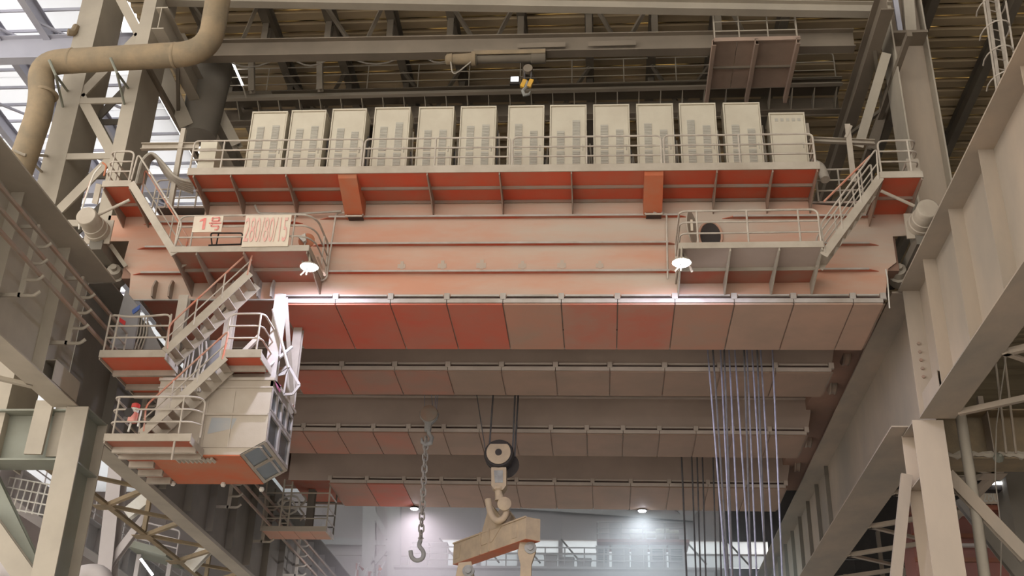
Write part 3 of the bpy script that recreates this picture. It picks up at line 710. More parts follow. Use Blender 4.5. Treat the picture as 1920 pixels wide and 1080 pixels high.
# end carriages
for x0, x1, lab, bx in ((7.46, 8.6, 'right', 8.9), (-14.35, -13.3, 'left', -14.86)):
    t = thing('end_carriage', 'dark brown end carriage of the crane on the %s runway' % lab, 'end carriage', ((x0 + x1) / 2, 40, 17.2), group='crane end carriages')
    MB().box(x0, x1, 33.4, 50.4, 17.5, 19.6).build('body', 'endbrown', t)
    MB().box(x0 + .1, x1 - .1, 30.1, 33.4, 17.6, 19.5).build('nose', 'endbrown', t)
    for y in (31.2, 33.0, 36, 38.5, 44, 47): MB().lathe(((x0 + x1) / 2 - .12, y, 17.62), (1, 0, 0), [(0, .36), (.04, .4), (.06, .36), (.18, .36), (.2, .4), (.24, .36)], 18).build('wheel', 'bracket', t, smooth=True)
    # drive motor
    s = 1 if lab == 'right' else -1
    c = AY(212, 518, 30.4) if s < 0 else AY(1690, 518, 30.6)
    MB().lathe(c + V(0, .3, 0), (0.2 * -s, -1, .15), [(0, .28), (.35, .3), (.36, .22), (.6, .2), (.62, .1), (.75, .1)], 14).build('motor', 'steel', t, smooth=True)
    MB().lathe(c + V(-.35 * -s * -1, .5, .1), (1, 0, 0), [(0, .26), (.25, .26), (.27, .15)], 14).build('brake_drum', 'dark', t, smooth=True)
    # buffer
    b = thing('buffer', 'round beige %s buffer on a mounting plate at the crane front' % lab, 'buffer', (bx, 28.5, 18.5), group='crane buffers')
    f0 = AY(161, 404, 28.2) if s < 0 else AY(1741, 390, 28.0)
    MB().lathe(f0, (0, 1, 0), [(0, .27), (.03, .30), (.5, .30), (.51, .33), (.75, .33), (.76, .36), (.95, .36)], 24).build('cylinder', 'paint', b, smooth=True)
    MB().box(f0.x - .4, f0.x + .4, f0.y + .95, f0.y + 1.0, f0.z - .4, f0.z + .4).build('mounting_plate', 'paint', b)
    MB().box(f0.x - .18, f0.x + .22, f0.y + .9, f0.y + 3.0, f0.z - .62, f0.z - .3).build('support_arm', 'steeldark', b)
# braces that hold the left corner
MB().bar(AY(207, 459, 29.6), AY(236, 500, 29.9), .12, .1, up=(0, 1, 0)).build('corner_strut', 'steel', label='short grey strut beside the left buffer arm', cat='strut')

# ================================================================ walkways
def walkway(name, label, x0, x1, y0, y1, z, brs, bd, ribs=(), deck='red', fh=.2, mf='paint', rail_posts=None, rail=None, bm='bracket', tilt=False, ends=True, group='crane walkways'):
    f = tl if tilt else (lambda m: m)
    t = thing(name, label, 'walkway', ((x0 + x1) / 2, y0, z), group=group)
    f(MB().box(x0, x1, y0, y1, z, z + .03)).build('deck', deck, t)
    f(MB().box(x0 - .02, x1 + .02, y0 - .03, y0, z - .02, z + fh)).build('fascia', mf, t)
    if ends:
        f(MB().box(x0 - .03, x0, y0, y1, z - .02, z + fh)).build('side_fascia', mf, t)
        f(MB().box(x1, x1 + .03, y0, y1, z - .02, z + fh)).build('side_fascia', mf, t)
    for x in brs:
        f(MB().prism([(x, y0, z), (x, y1, z), (x, y1, z - bd), (x, y0 + .9, z - bd * .55), (x, y0, z - .1)], (.035, 0, 0))).build('support_bracket', bm, t)
    for y in ribs: f(MB().box(x0, x1, y, y + .05, z - .09, z)).build('deck_rib', bm, t)
    return t

mw = walkway('upper_walkway', 'long upper walkway of the crane carrying the row of cabinets', -12.05, 6.2, 28.38, 30, ZP, (-11.9, -10.78, -9.13, -4.97, -2.87, -.8, 3.33, 4.89, 6.13), .5, (29.15, 29.93), fh=.22, tilt=True)
for x0, x1 in ((-7.58, -7.03), (1.3, 1.84)):
    tl(MB().prism([(x0, 28.42, ZP), (x0, 30, ZP), (x0, 30, ZP - .62), (x0, 29.75, ZP - .62), (x0, 28.5, ZP - .1)], (x1 - x0, 0, 0))).build('box_bracket', 'orange', mw)
    tl(MB().box(x0 + .08, x1 - .02, 29.72, 29.98, ZP - .66, ZP - .6)).build('cover_plate', 'slot', mw)
    tl(MB().tube([(x0 + .05, 29.7, ZP - .64), (x0 + .05, 29.6, ZP - .72), (x1, 29.6, ZP - .72), (x1, 29.7, ZP - .62)], .03)).build('conduit', 'rail', mw)
for a, b, ps in ((-12.03, -6.93, (.18, .565)), (-6.86, -2.57, (.49,)), (-2.49, 1.8, (.5,)), (1.88, 6.12, (.505,))):
    railing(mw, [tp((a, 28.4, ZP + .2)), tp((b, 28.4, ZP + .2))], 1.0, posts=ps)
railing(mw, [tp((6.12, 28.42, ZP + .2)), tp((6.2, 29.8, ZP + .2))], 1.0, posts=())
# pipe loop on the web below the walkway
for k, (u0, u1, lab) in enumerate(((630, 612, 'left'), (1250, 1252, 'right'))):
    pth = [AY(u0 + (20 if k == 0 else -25), 398, 29.7), AY(u0, 400, 29.85), AY(u1, 523, 29.85)] + ([AY(598, 527, 29.85), AY(590, 515, 29.85)] if k == 0 else [])
    MB().tube(fillet(pth, .12), .028, 6).build('conduit_pipe', 'rail', label='thin vertical conduit pipe on the %s of the front girder face' % lab, cat='conduit', smooth=True, group='conduits on the girder face')
MB().tube(fillet([AY(478, 385, 29.8), AY(485, 400, 29.8), AY(560, 401, 29.8), AY(640, 396, 29.7)], .1), .035, 6).build('conduit_pipe', 'cable', label='pale cable run below the left part of the upper walkway', cat='conduit', smooth=True, group='conduits on the girder face')

ml = walkway('side_walkway', 'left side walkway of the crane with the two white signs', -12.0, -8.1, 28.1, 30, 17.37, (-11.98, -11.3, -9.95, -8.15), .45, (29.1,), deck='redbrown', fh=.16)
railing(ml, [(-11.95, 28.12, 17.5), (-8.25, 28.12, 17.5), (-8.02, 28.5, 17.5), (-8.02, 29.9, 17.5)], 1.05, posts=(.08, .355, .605, .9), rnd=.25)
mr = walkway('side_walkway', 'right side walkway of the crane in front of the open hatch', 2.17, 5.97, 27.92, 30, 17.20, (2.2, 3.5, 4.8, 5.93), .45, (29.05,), deck='backweb', fh=.16, bm='steel')
tl_ = MB().box(2.2, 5.95, 29.12, 29.98, 17.19, 17.2).build('deck_patch', 'redbrown', mr)
railing(mr, [(2.2, 29.85, 17.33), (2.2, 27.95, 17.33), (5.94, 27.95, 17.33)], 1.05, posts=(.42, .66, .905), rnd=.2)
le = walkway('end_platform', 'small left end platform above the left buffer', -14.5, -13.68, 28.25, 30, 19.68, (-14.48, -13.7), .4, (29.2,), fh=.18)
railing(le, [(-14.5, 29.9, 19.86), (-14.5, 28.27, 19.86), (-13.75, 28.27, 19.86)], 1.05, posts=(.4, .75), rnd=.2)
MB().tube([AY(243, 375, 28.3), AY(180, 405, 28.4)], .045, 8).build('tie_rod', 'paint', le)
re = walkway('end_platform', 'small right end platform above the right buffer', 7.76, 8.88, 28.0, 30, 19.40, (7.78, 8.84), .4, (29.0,), fh=.18)
railing(re, [(7.8, 28.02, 19.58), (8.86, 28.02, 19.58), (8.86, 29.9, 19.58)], 1.05, posts=(.28,), rnd=.2)
MB().tube([AY(1652, 358, 28.05), AY(1714, 386, 28.3)], .045, 8).build('tie_rod', 'paint', re)
MB().box(8.6, 8.95, 28.3, 28.34, 19.62, 20.2).build('junction_box', 'paint', re)
# stairs
st = thing('stairway', 'beige stair from the left end platform down to the sign walkway', 'stairs', (-12.7, 28.1, 17.4), group='crane stairs')
stairs(st, (-11.9, 28.1, 17.3), (-13.6, 28.1, 19.7), (0, .75, 0), 9, rail='rail_red', sides=(1,), strh=.22)
MB().tube(fillet([(-11.95, 28.1, 17.4), (-11.85, 28.1, 18.3), (-13.55, 28.1, 20.7), (-13.6, 28.1, 19.8)], .15), .027).build('handrail', 'rail', st, smooth=True)
st = thing('stairway', 'beige stair climbing from the right side walkway to the right end platform', 'stairs', (6.8, 28, 17.2), group='crane stairs')
stairs(st, (5.98, 28.0, 16.98), (7.75, 28.0, 19.42), (0, .75, 0), 9, rail='rail', sides=(0, 1), strh=.22)
MB().tube([AY(1545, 378, 28.02), AY(1632, 292, 28.02)], .03).build('handrail', 'rail_red', st, smooth=True)
st = thing('stairway', 'pale stair hanging below the sign walkway, upper of the two cab stairs', 'stairs', (-10.8, 28.4, 14.3), group='crane stairs')
stairs(st, (-11.8, 28.35, 14.42), (-9.75, 28.35, 16.82), (0, .8, 0), 8, rail='rail_red', sides=(0,), strh=.24, rh=.8)
st = thing('stairway', 'pale stair in front of the cab, lower of the two cab stairs', 'stairs', (-11, 28.4, 11.9), group='crane stairs')
stairs(st, (-12.05, 28.35, 12.05), (-10.1, 28.35, 14.25), (0, .75, 0), 8, rail='rail_red', sides=(0,), strh=.24, rh=.8)

# ================================================================ signs on the left railing
FONTS = {}
def text_part(s, name, mt, parent, loc, size, sx=1.0, ext=.004):
    cu = bpy.data.curves.new(name, 'FONT'); cu.body = s; cu.size = size; cu.extrude = ext; cu.align_x = 'CENTER'; cu.align_y = 'CENTER'
    o = bpy.data.objects.new(name, cu); COL.objects.link(o)
    dg = bpy.context.evaluated_depsgraph_get(); me = bpy.data.meshes.new_from_object(o.evaluated_get(dg))
    bpy.data.objects.remove(o); bpy.data.curves.remove(cu)
    for v in me.vertices: v.co = (v.co.x * sx, -v.co.z, v.co.y)
    me.materials.clear(); me.materials.append(M[mt])
    o = bpy.data.objects.new(name, me); COL.objects.link(o); o.parent = parent
    o.location = Vector(loc) - ORG[parent.name]
    return o
t = thing('number_sign', 'small white sign reading 1号 on the left railing', 'sign', (-11.08, 28.05, 18.0), group='railing signs')
MB().box(-11.50, -10.65, 28.05, 28.07, 17.98, 18.50).build('board', 'signwhite', t)
MB().prism([(-11.22, 28.04, 18.06), (-11.14, 28.04, 18.06), (-11.14, 28.04, 18.43), (-11.2, 28.04, 18.43), (-11.32, 28.04, 18.37), (-11.32, 28.04, 18.31), (-11.22, 28.04, 18.35)], (0, .008, 0)).build('digit', 'signred', t)
cx, cz = -10.86, 18.24
def stroke(x0, z0, x1, z1, w=.045): MB().bar((cx + x0, 28.04, cz + z0), (cx + x1, 28.04, cz + z1), w, .012, up=(0, 1, 0)).build('character_stroke', 'signred', t)
for s in ((-.1, .2, .1, .2), (-.1, .09, .1, .09), (-.1, .2, -.1, .09), (.1, .2, .1, .09), (-.18, .02, .18, .02), (-.08, .02, -.11, -.08), (-.11, -.08, .12, -.08), (.12, -.08, .09, -.2), (.09, -.2, .01, -.19)): stroke(*s)
t = thing('capacity_sign', 'large white sign reading 280/80/15 on the left railing', 'sign', (-9.35, 28.04, 17.5), group='railing signs')
MB().box(-10.0, -8.68, 28.04, 28.06, 17.48, 18.50).build('board', 'signwhite', t)
text_part('280/80/15', 'lettering', 'signfaint', t, (-9.36, 28.03, 17.98), 1.12, .275)

# ================================================================ hatch, beacon, lamps
t = thing('access_hatch', 'open oval manhole with its hinged cover on the right side walkway', 'hatch', (3.2, 30, 18.4))
cc = AY(1332, 438, 29.98); cc.y = 29.98
MB().prism([(cc.x + .30 * math.cos(a), 29.985, cc.z - .08 + .44 * math.sin(a)) for a in [2 * math.pi * i / 24 for i in range(24)]], (0, .012, 0)).build('opening', 'dark', t)
mb = MB(); mb.tube([(cc.x + .33 * math.cos(a), 29.97, cc.z - .08 + .47 * math.sin(a)) for a in [2 * math.pi * i / 24 for i in range(24)]], .035, 6, closed=True); mb.build('rim', 'web', t, smooth=True)
dx = AY(1312, 428, 29.5)
MB().prism([(cc.x - .58 + .17 * math.cos(a), 29.6 + .32 * math.cos(a), cc.z + .0 + .5 * math.sin(a)) for a in [2 * math.pi * i / 20 for i in range(20)]], (.03, -.015, 0)).build('cover', 'paint', t)
MB().box(cc.x - .62, cc.x - .55, 29.36, 29.39, cc.z - .25, cc.z + .12).build('notice', 'signwhite', t)
for k, (c, lab) in enumerate(((AY(580, 500, 28.25), 'left'), (AY(1278, 492, 27.85), 'right'))):
    t = thing('flood_lamp', 'glaring white flood lamp below the %s side walkway' % lab, 'lamp', c, group='flood lamps on the front girder')
    MB().lathe(c + V(0, 0, .16), (0, 0, -1), [(0, .05), (.05, .1), (.12, .24), (.17, .26)], 18).build('reflector', 'steel', t, smooth=True)
    MB().lathe(c + V(0, 0, -.005), (0, 0, -1), [(0, .22), (.05, .2), (.08, .1)], 18).build('lens', 'lamp', t, smooth=True)
    MB().tube([c + V(0, 0, .15), c + V(-.06 if k == 0 else .02, .05, .45), c + V(-.1 if k == 0 else .05, .1, .62)], .03).build('stem', 'steel', t)
    MB().bar(c + V(.1, .35, .5), c + V(.32, .6, .02), .06, .04, up=(0, 1, 0)).build('bracket', 'bracket', t)
    for dx in (-.18, -.02): MB().bar(c + V(-.18 + .16, -.1, -.12), c + V(-.18 + dx + .16, -.1, -.32), .04, .02, up=(0, 1, 0)).build('clamp_leg', 'steel', t)
    ld = bpy.data.lights.new('flood_light', 'SPOT'); ld.energy = 330; ld.color = (.70, .72, 1.0); ld.spot_size = math.radians(165); ld.spot_blend = .6; ld.shadow_soft_size = .12
    lo = bpy.data.objects.new('flood_light', ld); COL.objects.link(lo); lo.parent = t; lo.location = (0, 0, -.14)
    lo.rotation_euler = (math.radians(25), 0, 0)
t = thing('warning_beacon', 'white folded beacon on an orange patch behind the left railing end', 'beacon', AY(568, 445, 28.6))
p = AY(568, 445, 28.6)
MB().prism([p + V(-.14, 0, .02), p + V(.02, 0, -.14), p + V(.1, 0, -.1), p + V(.07, 0, .02), p + V(.05, 0, .14)], (0, .12, 0)).build('lamp_body', 'white', t)
MB().lathe(p + V(.06, .25, .0), (0, -1, 0), [(0, .22), (.06, .24), (.1, .18)], 20).build('disc', 'orange', t, smooth=True)
MB().tube([p + V(.05, .1, -.1), p + V(.05, .1, -.75)], .025).build('stalk', 'rail', t)
t = thing('black_rack', 'thin black tube rack lying on the left side walkway', 'rack', AY(405, 448, 28.9))
a = [AY(395, 437, 28.9), AY(405, 462, 28.9), AY(420, 437, 28.9)]
MB().tube(fillet([AY(398, 462, 28.9), AY(395, 437, 28.9), AY(455, 437, 28.9), AY(452, 458, 28.9)], .08), .022).build('loop', 'blackpipe', t)
MB().tube([AY(405, 462, 28.9), AY(410, 437, 28.9)], .022).build('bar', 'blackpipe', t)
MB().tube([AY(391, 460, 28.9), AY(455, 458, 28.9)], .025).build('bar', 'blackpipe', t)

# ================================================================ electrical cabinets
CX = [(-10.69, -9.57), (-9.45, -8.36), (-8.17, -7.1), (-6.85, -5.74), (-5.48, -4.39), (-4.19, -3.09), (-2.73, -1.63), (-1.46, -.35), (-.15, .94), (1.15, 2.25), (2.43, 3.52), (3.74, 4.83), (5.07, 6.12)]
hull = {}
def mk_cab(x0, x1, zt, lab, last=False):
    zb = ZP + .05; w = x1 - x0
    t = thing('electrical_cabinet', lab, 'cabinet', tp((x0, 29.2, zb)), group='electrical cabinets on the upper walkway')
    def P(b): return tl(b)
    P(MB().box(x0 + .02, x1 - .02, 29.22, 29.9, zb, zt - .04)).build('body', 'cabinet', t)
    P(MB().box(x0, x1, 29.17, 29.95, zt - .05, zt)).build('top_cap', 'cabinet', t)
    P(MB().box(x0 + .0, x0 + .035, 29.18, 29.23, zb, zt - .05)).build('door_frame', 'cabinet', t)
    P(MB().box(x1 - .035, x1, 29.18, 29.23, zb, zt - .05)).build('door_frame', 'cabinet', t)
    door = P(MB().box(x0 + .05, x1 - .05, 29.2, 29.22, zb + .03, zt - .08)).build('door', 'cabinet', t)
    P(MB().tube([(x1 - .12, 29.19, zb + 1.2), (x1 - .12, 29.19, zb + 1.4)], .012)).build('handle', 'louvre', door)
    if not last:
        for c in (.30, .72):
            top = 1.75 + R.uniform(.15, .6)
            for (za, zc) in ((.08, .55), (.72, 1.2), (1.26, top)):
                mb = MB(); n = int((zc - za) / .055)
                for i in range(n):
                    z = zb + za + i * .055
                    P_ = [(x0 + w * c - .105, 29.195, z), (x0 + w * c + .105, 29.195, z), (x0 + w * c + .105, 29.18, z + .008), (x0 + w * c - .105, 29.18, z + .008)]
                    mb.prism(P_, (0, 0, .03))
                mb.box(x0 + w * c - .115, x0 + w * c + .115, 29.195, 29.202, zb + za, zb + zc)
                P(mb).build('louvre_bank', 'louvre', door)['kind'] = 'stuff'
    else:
        for i in range(5):
            P(MB().box(x0 + .17 + i * .165, x0 + .26 + i * .165, 29.19, 29.2, zt - .3, zt - .2)).build('vent', 'louvre', door)
        P(MB().box(x1, x1 + .12, 29.3, 29.8, zt - .75, zt - .3)).build('side_box', 'paint', t)
        P(MB().tube(fillet([(x1 + .02, 29.5, zb + .9), (x1 + .35, 29.4, zb + .7), (x1 + .4, 29.2, zb + .1)], .2), .14, 10)).build('cable_duct', 'cable', t, smooth=True)
    return t
for i, (a, b) in enumerate(CX):
    zt = ZP + (2.87 if i < 12 else 2.48) + (0 if i > 3 else -.03 * (3 - i)) + .03
    mk_cab(a, b, zt, '%s cream louvred cabinet from the left on the upper walkway' % ORD[i] if i < 12 else 'shorter plain cabinet at the right end of the row', i == 12)
    if i < 12:
        # dark gear and cable bundles between the cabinets
        g = thing('cable_bundle', 'tangled cables in the gap right of the %s cabinet' % ORD[i], 'cables', tp((b, 29.6, ZP)), group='cables between the cabinets')
        for k in range(3):
            xx = b + .03 + k * .03
            tl(MB().tube([(xx, 29.7 + .05 * k, ZP + .05), (xx + R.uniform(-.02, .05), 29.5, ZP + .5), (xx + R.uniform(-.02, .06), 29.65, ZP + 1.0), (xx, 29.6, ZP + R.uniform(1.2, 2.4))], .025, 5)).build('cable', ('ropedark', 'cable', 'cable')[k], g, smooth=True)
        if i % 2 == 0: tl(MB().box(b + .01, b + .11, 29.6, 29.7, ZP + .6, ZP + .75)).build('clamp', 'orange', g)
bp = MB(); tl(bp.box(-12, 6.3, 30.4, 30.5, ZP, ZP + 1.6)).build('cable_trough', 'roofbeam', label='dark cable trough behind the row of cabinets', cat='trough')
# left louvred unit and its stand
t = thing('cooling_unit', 'small slatted cooling box at the left end of the upper walkway', 'cooling unit', (-11.8, 28.9, 20.3))
MB().box(-12.06, -11.55, 28.95, 29.6, 20.25, 21.7).build('body', 'cabinet', t)
for i in range(3): MB().tube([(-12.1, 28.9, 20.6 + .38 * i), (-11.5, 28.9, 20.6 + .38 * i)], .035).build('slat', 'paint', t)
t = thing('cable_gantry', 'beige post and beam frame carrying grey cable loops at the left end', 'frame', (-12.7, 28.9, 19.7))
MB().angle(AY(322, 385, 29.2), AY(348, 240, 29.2), .14, .03, up=(0, 1, 0)).build('post', 'paint', t)
MB().chan(AY(265, 275, 29.25), AY(372, 274, 29.25), .12, .22).build('beam', 'paint', t)
for k in range(6):
    d = k * .09
    pth = [AY(255 + k * 3, 345, 28.6 + d), AY(266 + k * 3, 300, 28.6 + d), AY(284 + k * 2, 284 + k * 2, 28.7 + d), AY(305, 305 + k * 3, 28.8 + d), AY(330, 335 + k * 3, 28.9 + d), AY(362, 342 + k * 4, 29.1 + d)]
    MB().tube(fillet(pth, .4, 5), .05, 6).build('cable', 'cable', t, smooth=True)
t = thing('stair_rail', 'thin railing behind the stair at the left end of the girder', 'railing', (-12.7, 29.9, 19.6))
railing(t, [AY(285, 390, 29.9), AY(365, 388, 29.9)], 1.0, posts=(.3, .6))
t = thing('stair_rail', 'thin railing between the cabinets and the right end platform', 'railing', (7, 29.9, 19.8))
railing(t, [AY(1535, 378, 29.9), AY(1620, 376, 29.9)], 1.1, posts=(.5,))
t = thing('gantry_post', 'leaning beige post and bar right of the cabinet row', 'frame', (7, 29.6, 20))
MB().angle(AY(1606, 340, 29.6), AY(1594, 232, 29.6), .16, .03, up=(0, 1, 0)).build('post', 'paint', t)
MB().chan(AY(1515, 262, 30.2), AY(1640, 267, 30.2), .12, .16).build('bar', 'paint', t)
MB().bar(AY(1596, 236, 29.6), AY(1585, 258, 29.6), .08, .05, up=(0, 1, 0)).build('prop', 'paint', t)

# small pieces at the ends
MB().tube([AY(1661, 505, 29.99), AY(1664, 522, 29.9), AY(1668, 578, 29.7)], .02).build('guide_rod', 'white', label='thin white rod hanging at the right end of the girder', cat='rod')
t = thing('signal_mast', 'white and red thin pipes rising at the left end platform', 'pipes', AY(160, 400, 28.6))
MB().tube(fillet([AY(148, 430, 28.7), AY(152, 395, 28.7), AY(176, 325, 28.6), AY(190, 310, 28.5)], .3), .025).build('white_pipe', 'white', t, smooth=True)
MB().tube([AY(158, 375, 28.7), AY(170, 340, 28.65)], .03).build('red_pipe', 'rail_red', t, smooth=True)
MB().tube(fillet([AY(195, 330, 28.5), AY(200, 310, 28.5), AY(192, 305, 28.5)], .1), .03).build('red_hook', 'orange', t, smooth=True)
MB().bar(AY(178, 382, 28.8), AY(186, 345, 28.5), .18, .06, up=(0, 1, 0)).build('post', 'paint', t)
# ================================================================ operator cab and its platforms
def plat(name, label, x0, x1, y0, y1, z, ribs, deck='red', fh=.2, group='platforms around the cab'):
    t = thing(name, label, 'platform', ((x0 + x1) / 2, y0, z), group=group)
    MB().box(x0, x1, y0, y1, z, z + .03).build('deck', deck, t)
    MB().box(x0 - .03, x1 + .03, y0 - .04, y0, z - .03, z + fh).build('fascia', 'paint', t)
    MB().box(x0 - .03, x0, y0, y1, z - .08, z + fh * .6).build('side_channel', 'paint', t)
    MB().box(x1, x1 + .03, y0, y1, z - .08, z + fh * .6).build('side_channel', 'paint', t)
    for y in ribs: MB().box(x0, x1, y, y + .1, z - .16, z).build('joist', 'paint', t)
    return t
lp1 = plat('cab_platform', 'left landing between the two cab stairs with sagging railing', -13.6, -11.8, 28.4, 31.1, 14.3, (29.35, 30.35, 31.0), fh=.18)
u = V(0, 0, 1.1); a, b, c = V(-13.55, 28.42, 14.48), V(-11.82, 28.42, 14.48), V(-13.55, 30.9, 14.48)
MB().tube(fillet([c + u, a + u, lerp(a, b, .3) + u * .93, lerp(a, b, .55) + u * .94, b + u, b], .2), .032).build('top_rail', 'rail', lp1, smooth=True)
for k in (.36, .68): MB().tube([c + u * k, a + u * k, b + u * k], .027).build('rail', 'rail', lp1, smooth=True)
for p in (a, lerp(a, b, .14), b, lerp(a, c, .5), c): MB().tube([p, p + u], .028).build('post', 'rail', lp1, smooth=True)
ld = plat('cab_platform', 'small right landing above the cab roof', -10.2, -9.15, 28.4, 29.9, 14.28, (29.0,), fh=.2)
railing(ld, [(-10.15, 28.42, 14.48), (-9.2, 28.42, 14.48), (-9.2, 29.85, 14.48)], 1.1, posts=(.36,), rnd=.22)
lp2 = plat('cab_platform', 'lowest cab platform with the red siren on its railing', -12.92, -10.65, 28.2, 29.25, 11.83, (28.72, 29.2), deck='redbrown', fh=.17)
for y in (29.9, 30.6, 31.3): MB().box(-12.9, -12.2, y, y + .12, 11.66, 11.83).build('joist', 'paint', lp2)
MB().box(-12.92, -12.15, 29.25, 31.4, 11.83, 11.86).build('deck_extension', 'redbrown', lp2)
railing(lp2, [(-12.9, 30.2, 12.0), (-12.9, 28.22, 12.0), (-10.7, 28.22, 12.0), (-10.5, 28.5, 12.0)], 1.05, posts=(.47, .86), rnd=.2)
# the hanging frame between girder and cab
fr = thing('cab_hanger', 'pale hanger frame between the front girder and the cab roof', 'frame', (-10.5, 30, 14))
for (x, y, w, mt) in ((-9.15, 29.6, .32, 'ledge'), (-10.55, 29.6, .26, 'paint'), (-12.0, 29.6, .28, 'paint'), (-9.1, 31.6, .26, 'paint'), (-12.0, 31.6, .26, 'paint')):
    MB().ibeam((x, y, 13.95), (x, y, 16.72), w, .24, .03, .03, up=(0, 1, 0)).build('hanger_post', mt, fr)
MB().box(-12.2, -9.0, 29.5, 29.7, 14.0, 14.25).build('cross_beam', 'paint', fr)
MB().box(-12.2, -9.0, 31.5, 31.7, 14.0, 14.25).build('cross_beam', 'redbrown', fr)
for (a, b) in (((-12.0, 29.55, 14.3), (-10.6, 29.55, 16.6)), ((-9.1, 29.7, 16.6), (-9.05, 31.5, 14.1)), ((-10.5, 29.55, 14.3), (-9.6, 29.55, 15.4))):
    MB().angle(a, b, .12, .02, up=(0, 1, 0)).build('brace', 'paint', fr)
MB().box(-10.1, -9.6, 29.2, 29.5, 14.3, 14.75).build('control_box', 'ledge', fr)
MB().box(-11.9, -10.7, 30.2, 30.25, 14.3, 15.6).build('rear_sheet', 'grayboard', fr)
MB().tube([AY(499, 691, 29.3), AY(547, 651, 30.0)], .05).build('prop', 'ledge', fr)
MB().tube([AY(512, 580, 29.4), AY(541, 690, 29.4)], .045).build('prop', 'ledge', fr)
cb = thing('cable_drop', 'grey cables hanging through the hanger frame above the cab', 'cables', AY(365, 700, 29.4))
for k in range(6):
    u0 = 345 + k * 7
    MB().tube([AY(u0 + 6, 640, 29.45), AY(u0 + R.uniform(0, 10), 670, 29.4), AY(u0 - 4, 706, 29.4), AY(u0 - 3 + R.uniform(-3, 3), 735, 29.25)], .03, 6).build('cable', 'cable', cb, smooth=True)
# grey board hanging at the left
gb = thing('grey_board', 'grey hanging board with red mark at the left end of the girder', 'board', AY(230, 620, 29.6))
P = [AY(235, 545, 29.55), AY(262, 578, 29.75), AY(248, 655, 29.75), AY(205, 652, 29.5)]
MB().prism(P, (0.02, .05, 0)).build('sheet', 'grayboard', gb)
P = [AY(247, 583, 29.7), AY(263, 572, 29.7), AY(262, 580, 29.7), AY(250, 590, 29.7)]
MB().prism(P, (0, -.03, 0)).build('blue_edge', 'bluepaint', gb)
MB().prism([AY(221, 593, 29.5), AY(236, 603, 29.52), AY(234, 611, 29.52), AY(221, 601, 29.5)], (0, -.02, 0)).build('red_mark', 'flagred', gb)
P = [AY(276, 600, 29.9), AY(303, 655, 29.9), AY(268, 655, 29.9)]
MB().prism(P, (0, .05, 0)).build('sheet', 'grayboard', gb)
cb2 = thing('cable_drop', 'thin cables dropping behind the left landing railing', 'cables', AY(262, 640, 29.8))
for k in range(4): MB().tube([AY(262 + k * 5, 592, 29.9), AY(257 + k * 6, 625, 29.85), AY(247 + k * 6, 655, 29.8)], .025, 6).build('cable', 'cable', cb2, smooth=True)
# siren
sr = thing('siren', 'red and white siren with black mount on the lowest cab platform', 'siren', AY(250, 800, 28.25))
p = AY(247, 793, 28.3); ax = (AY(256, 757, 28.3) - p)
L_ = ax.length
MB().lathe(p, ax, [(0, .09), (.02, .13), (L_ * .5, .13), (L_ * .52, .1)], 14).build('base', 'signred', sr, smooth=True)
MB().lathe(p + ax * .52, ax, [(0, .11), (L_ * .22, .11)], 14).build('ring', 'white', sr, smooth=True)
MB().lathe(p + ax * .75, ax, [(0, .115), (L_ * .2, .115), (L_ * .27, .06)], 14).build('cap', 'flagred', sr, smooth=True)
MB().lathe(p + ax * .35 + V(-.08, -.12, .05), (0, -1, 0), [(0, .13), (.05, .13), (.06, .06)], 6).build('mount', 'dark', sr)
MB().tube([p + V(-.02, 0, 0), p + V(-.05, 0, -.25)], .03).build('stub', 'white', sr)
MB().tube([p + V(.18, 0, -.1), p + V(.2, 0, .35)], .025).build('side_rod', 'white', sr)

# the cab
cab = thing('operator_cab', 'beige operator cab with orange underside hanging below the left of the girder', 'cab', (-10.6, 30.5, 11.8))
x0, x1, xc, y0, y1, z0, zc, z1 = -12.16, -8.99, -9.63, 29.3, 31.75, 11.81, 12.19, 13.95
sec = [(x0, z0), (xc, z0), (x1, zc), (x1, z1), (x0, z1)]
MB().prism([(x, y0, z) for x, z in sec], (0, .06, 0)).build('front_wall', 'cabwall', cab)
MB().prism([(x, y1 - .06, z) for x, z in sec], (0, .06, 0)).build('rear_wall', 'cabwall', cab)
MB().box(x0, x0 + .05, y0 + .06, y1 - .06, z0, z1).build('left_wall', 'cabwall', cab)
MB().box(x0, xc, y0 - .01, y1, z0 - .03, z0).build('underside', 'orange', cab)
MB().box(x0 - .03, x1 + .05, y0 - .06, y1 + .06, z1, z1 + .08).build('roof', 'cabwall', cab)
MB().box(x0 - .02, x1 + .03, y0 - .04, y0, z1 - .22, z1 - .18).build('drip_rail', 'cabwall', cab)
for a, b in (((x0 + 1.42, z0 + .15), (x0 + 1.46, z1 - .3)), ((x0 + 2.15, z0 + .2), (x0 + 2.17, z1 - .3))):
    MB().box(a[0], b[0], y0 - .02, y0, a[1], b[1]).build('panel_seam', 'cabwall', cab)
MB().box(x0 + 1.35, x1 - .02, y0 - .05, y0, 12.93, 13.0).build('waist_rail', 'cabwall', cab)
MB().box(x0 + 1.45, x1 - .05, y0 - .025, y0, z0 + .2, z0 + .22).build('panel_seam', 'cabwall', cab)
MB().prism([(x0 + 1.55, y0 - .006, 12.4), (x0 + 2.2, y0 - .006, 12.55), (x0 + 2.3, y0 - .006, 12.85), (x0 + 1.6, y0 - .006, 12.87)], (0, .003, 0)).build('paint_patch', 'cabblue', cab)
MB().tube(fillet([(x0 + 1.36, y0 - .08, z0 + .1), (x0 + 1.42, y0 - .1, z0 + 1.1), (x0 + 1.3, y0 - .02, z0 + 1.2)], .1), .025).build('grab_rail', 'rail', cab)
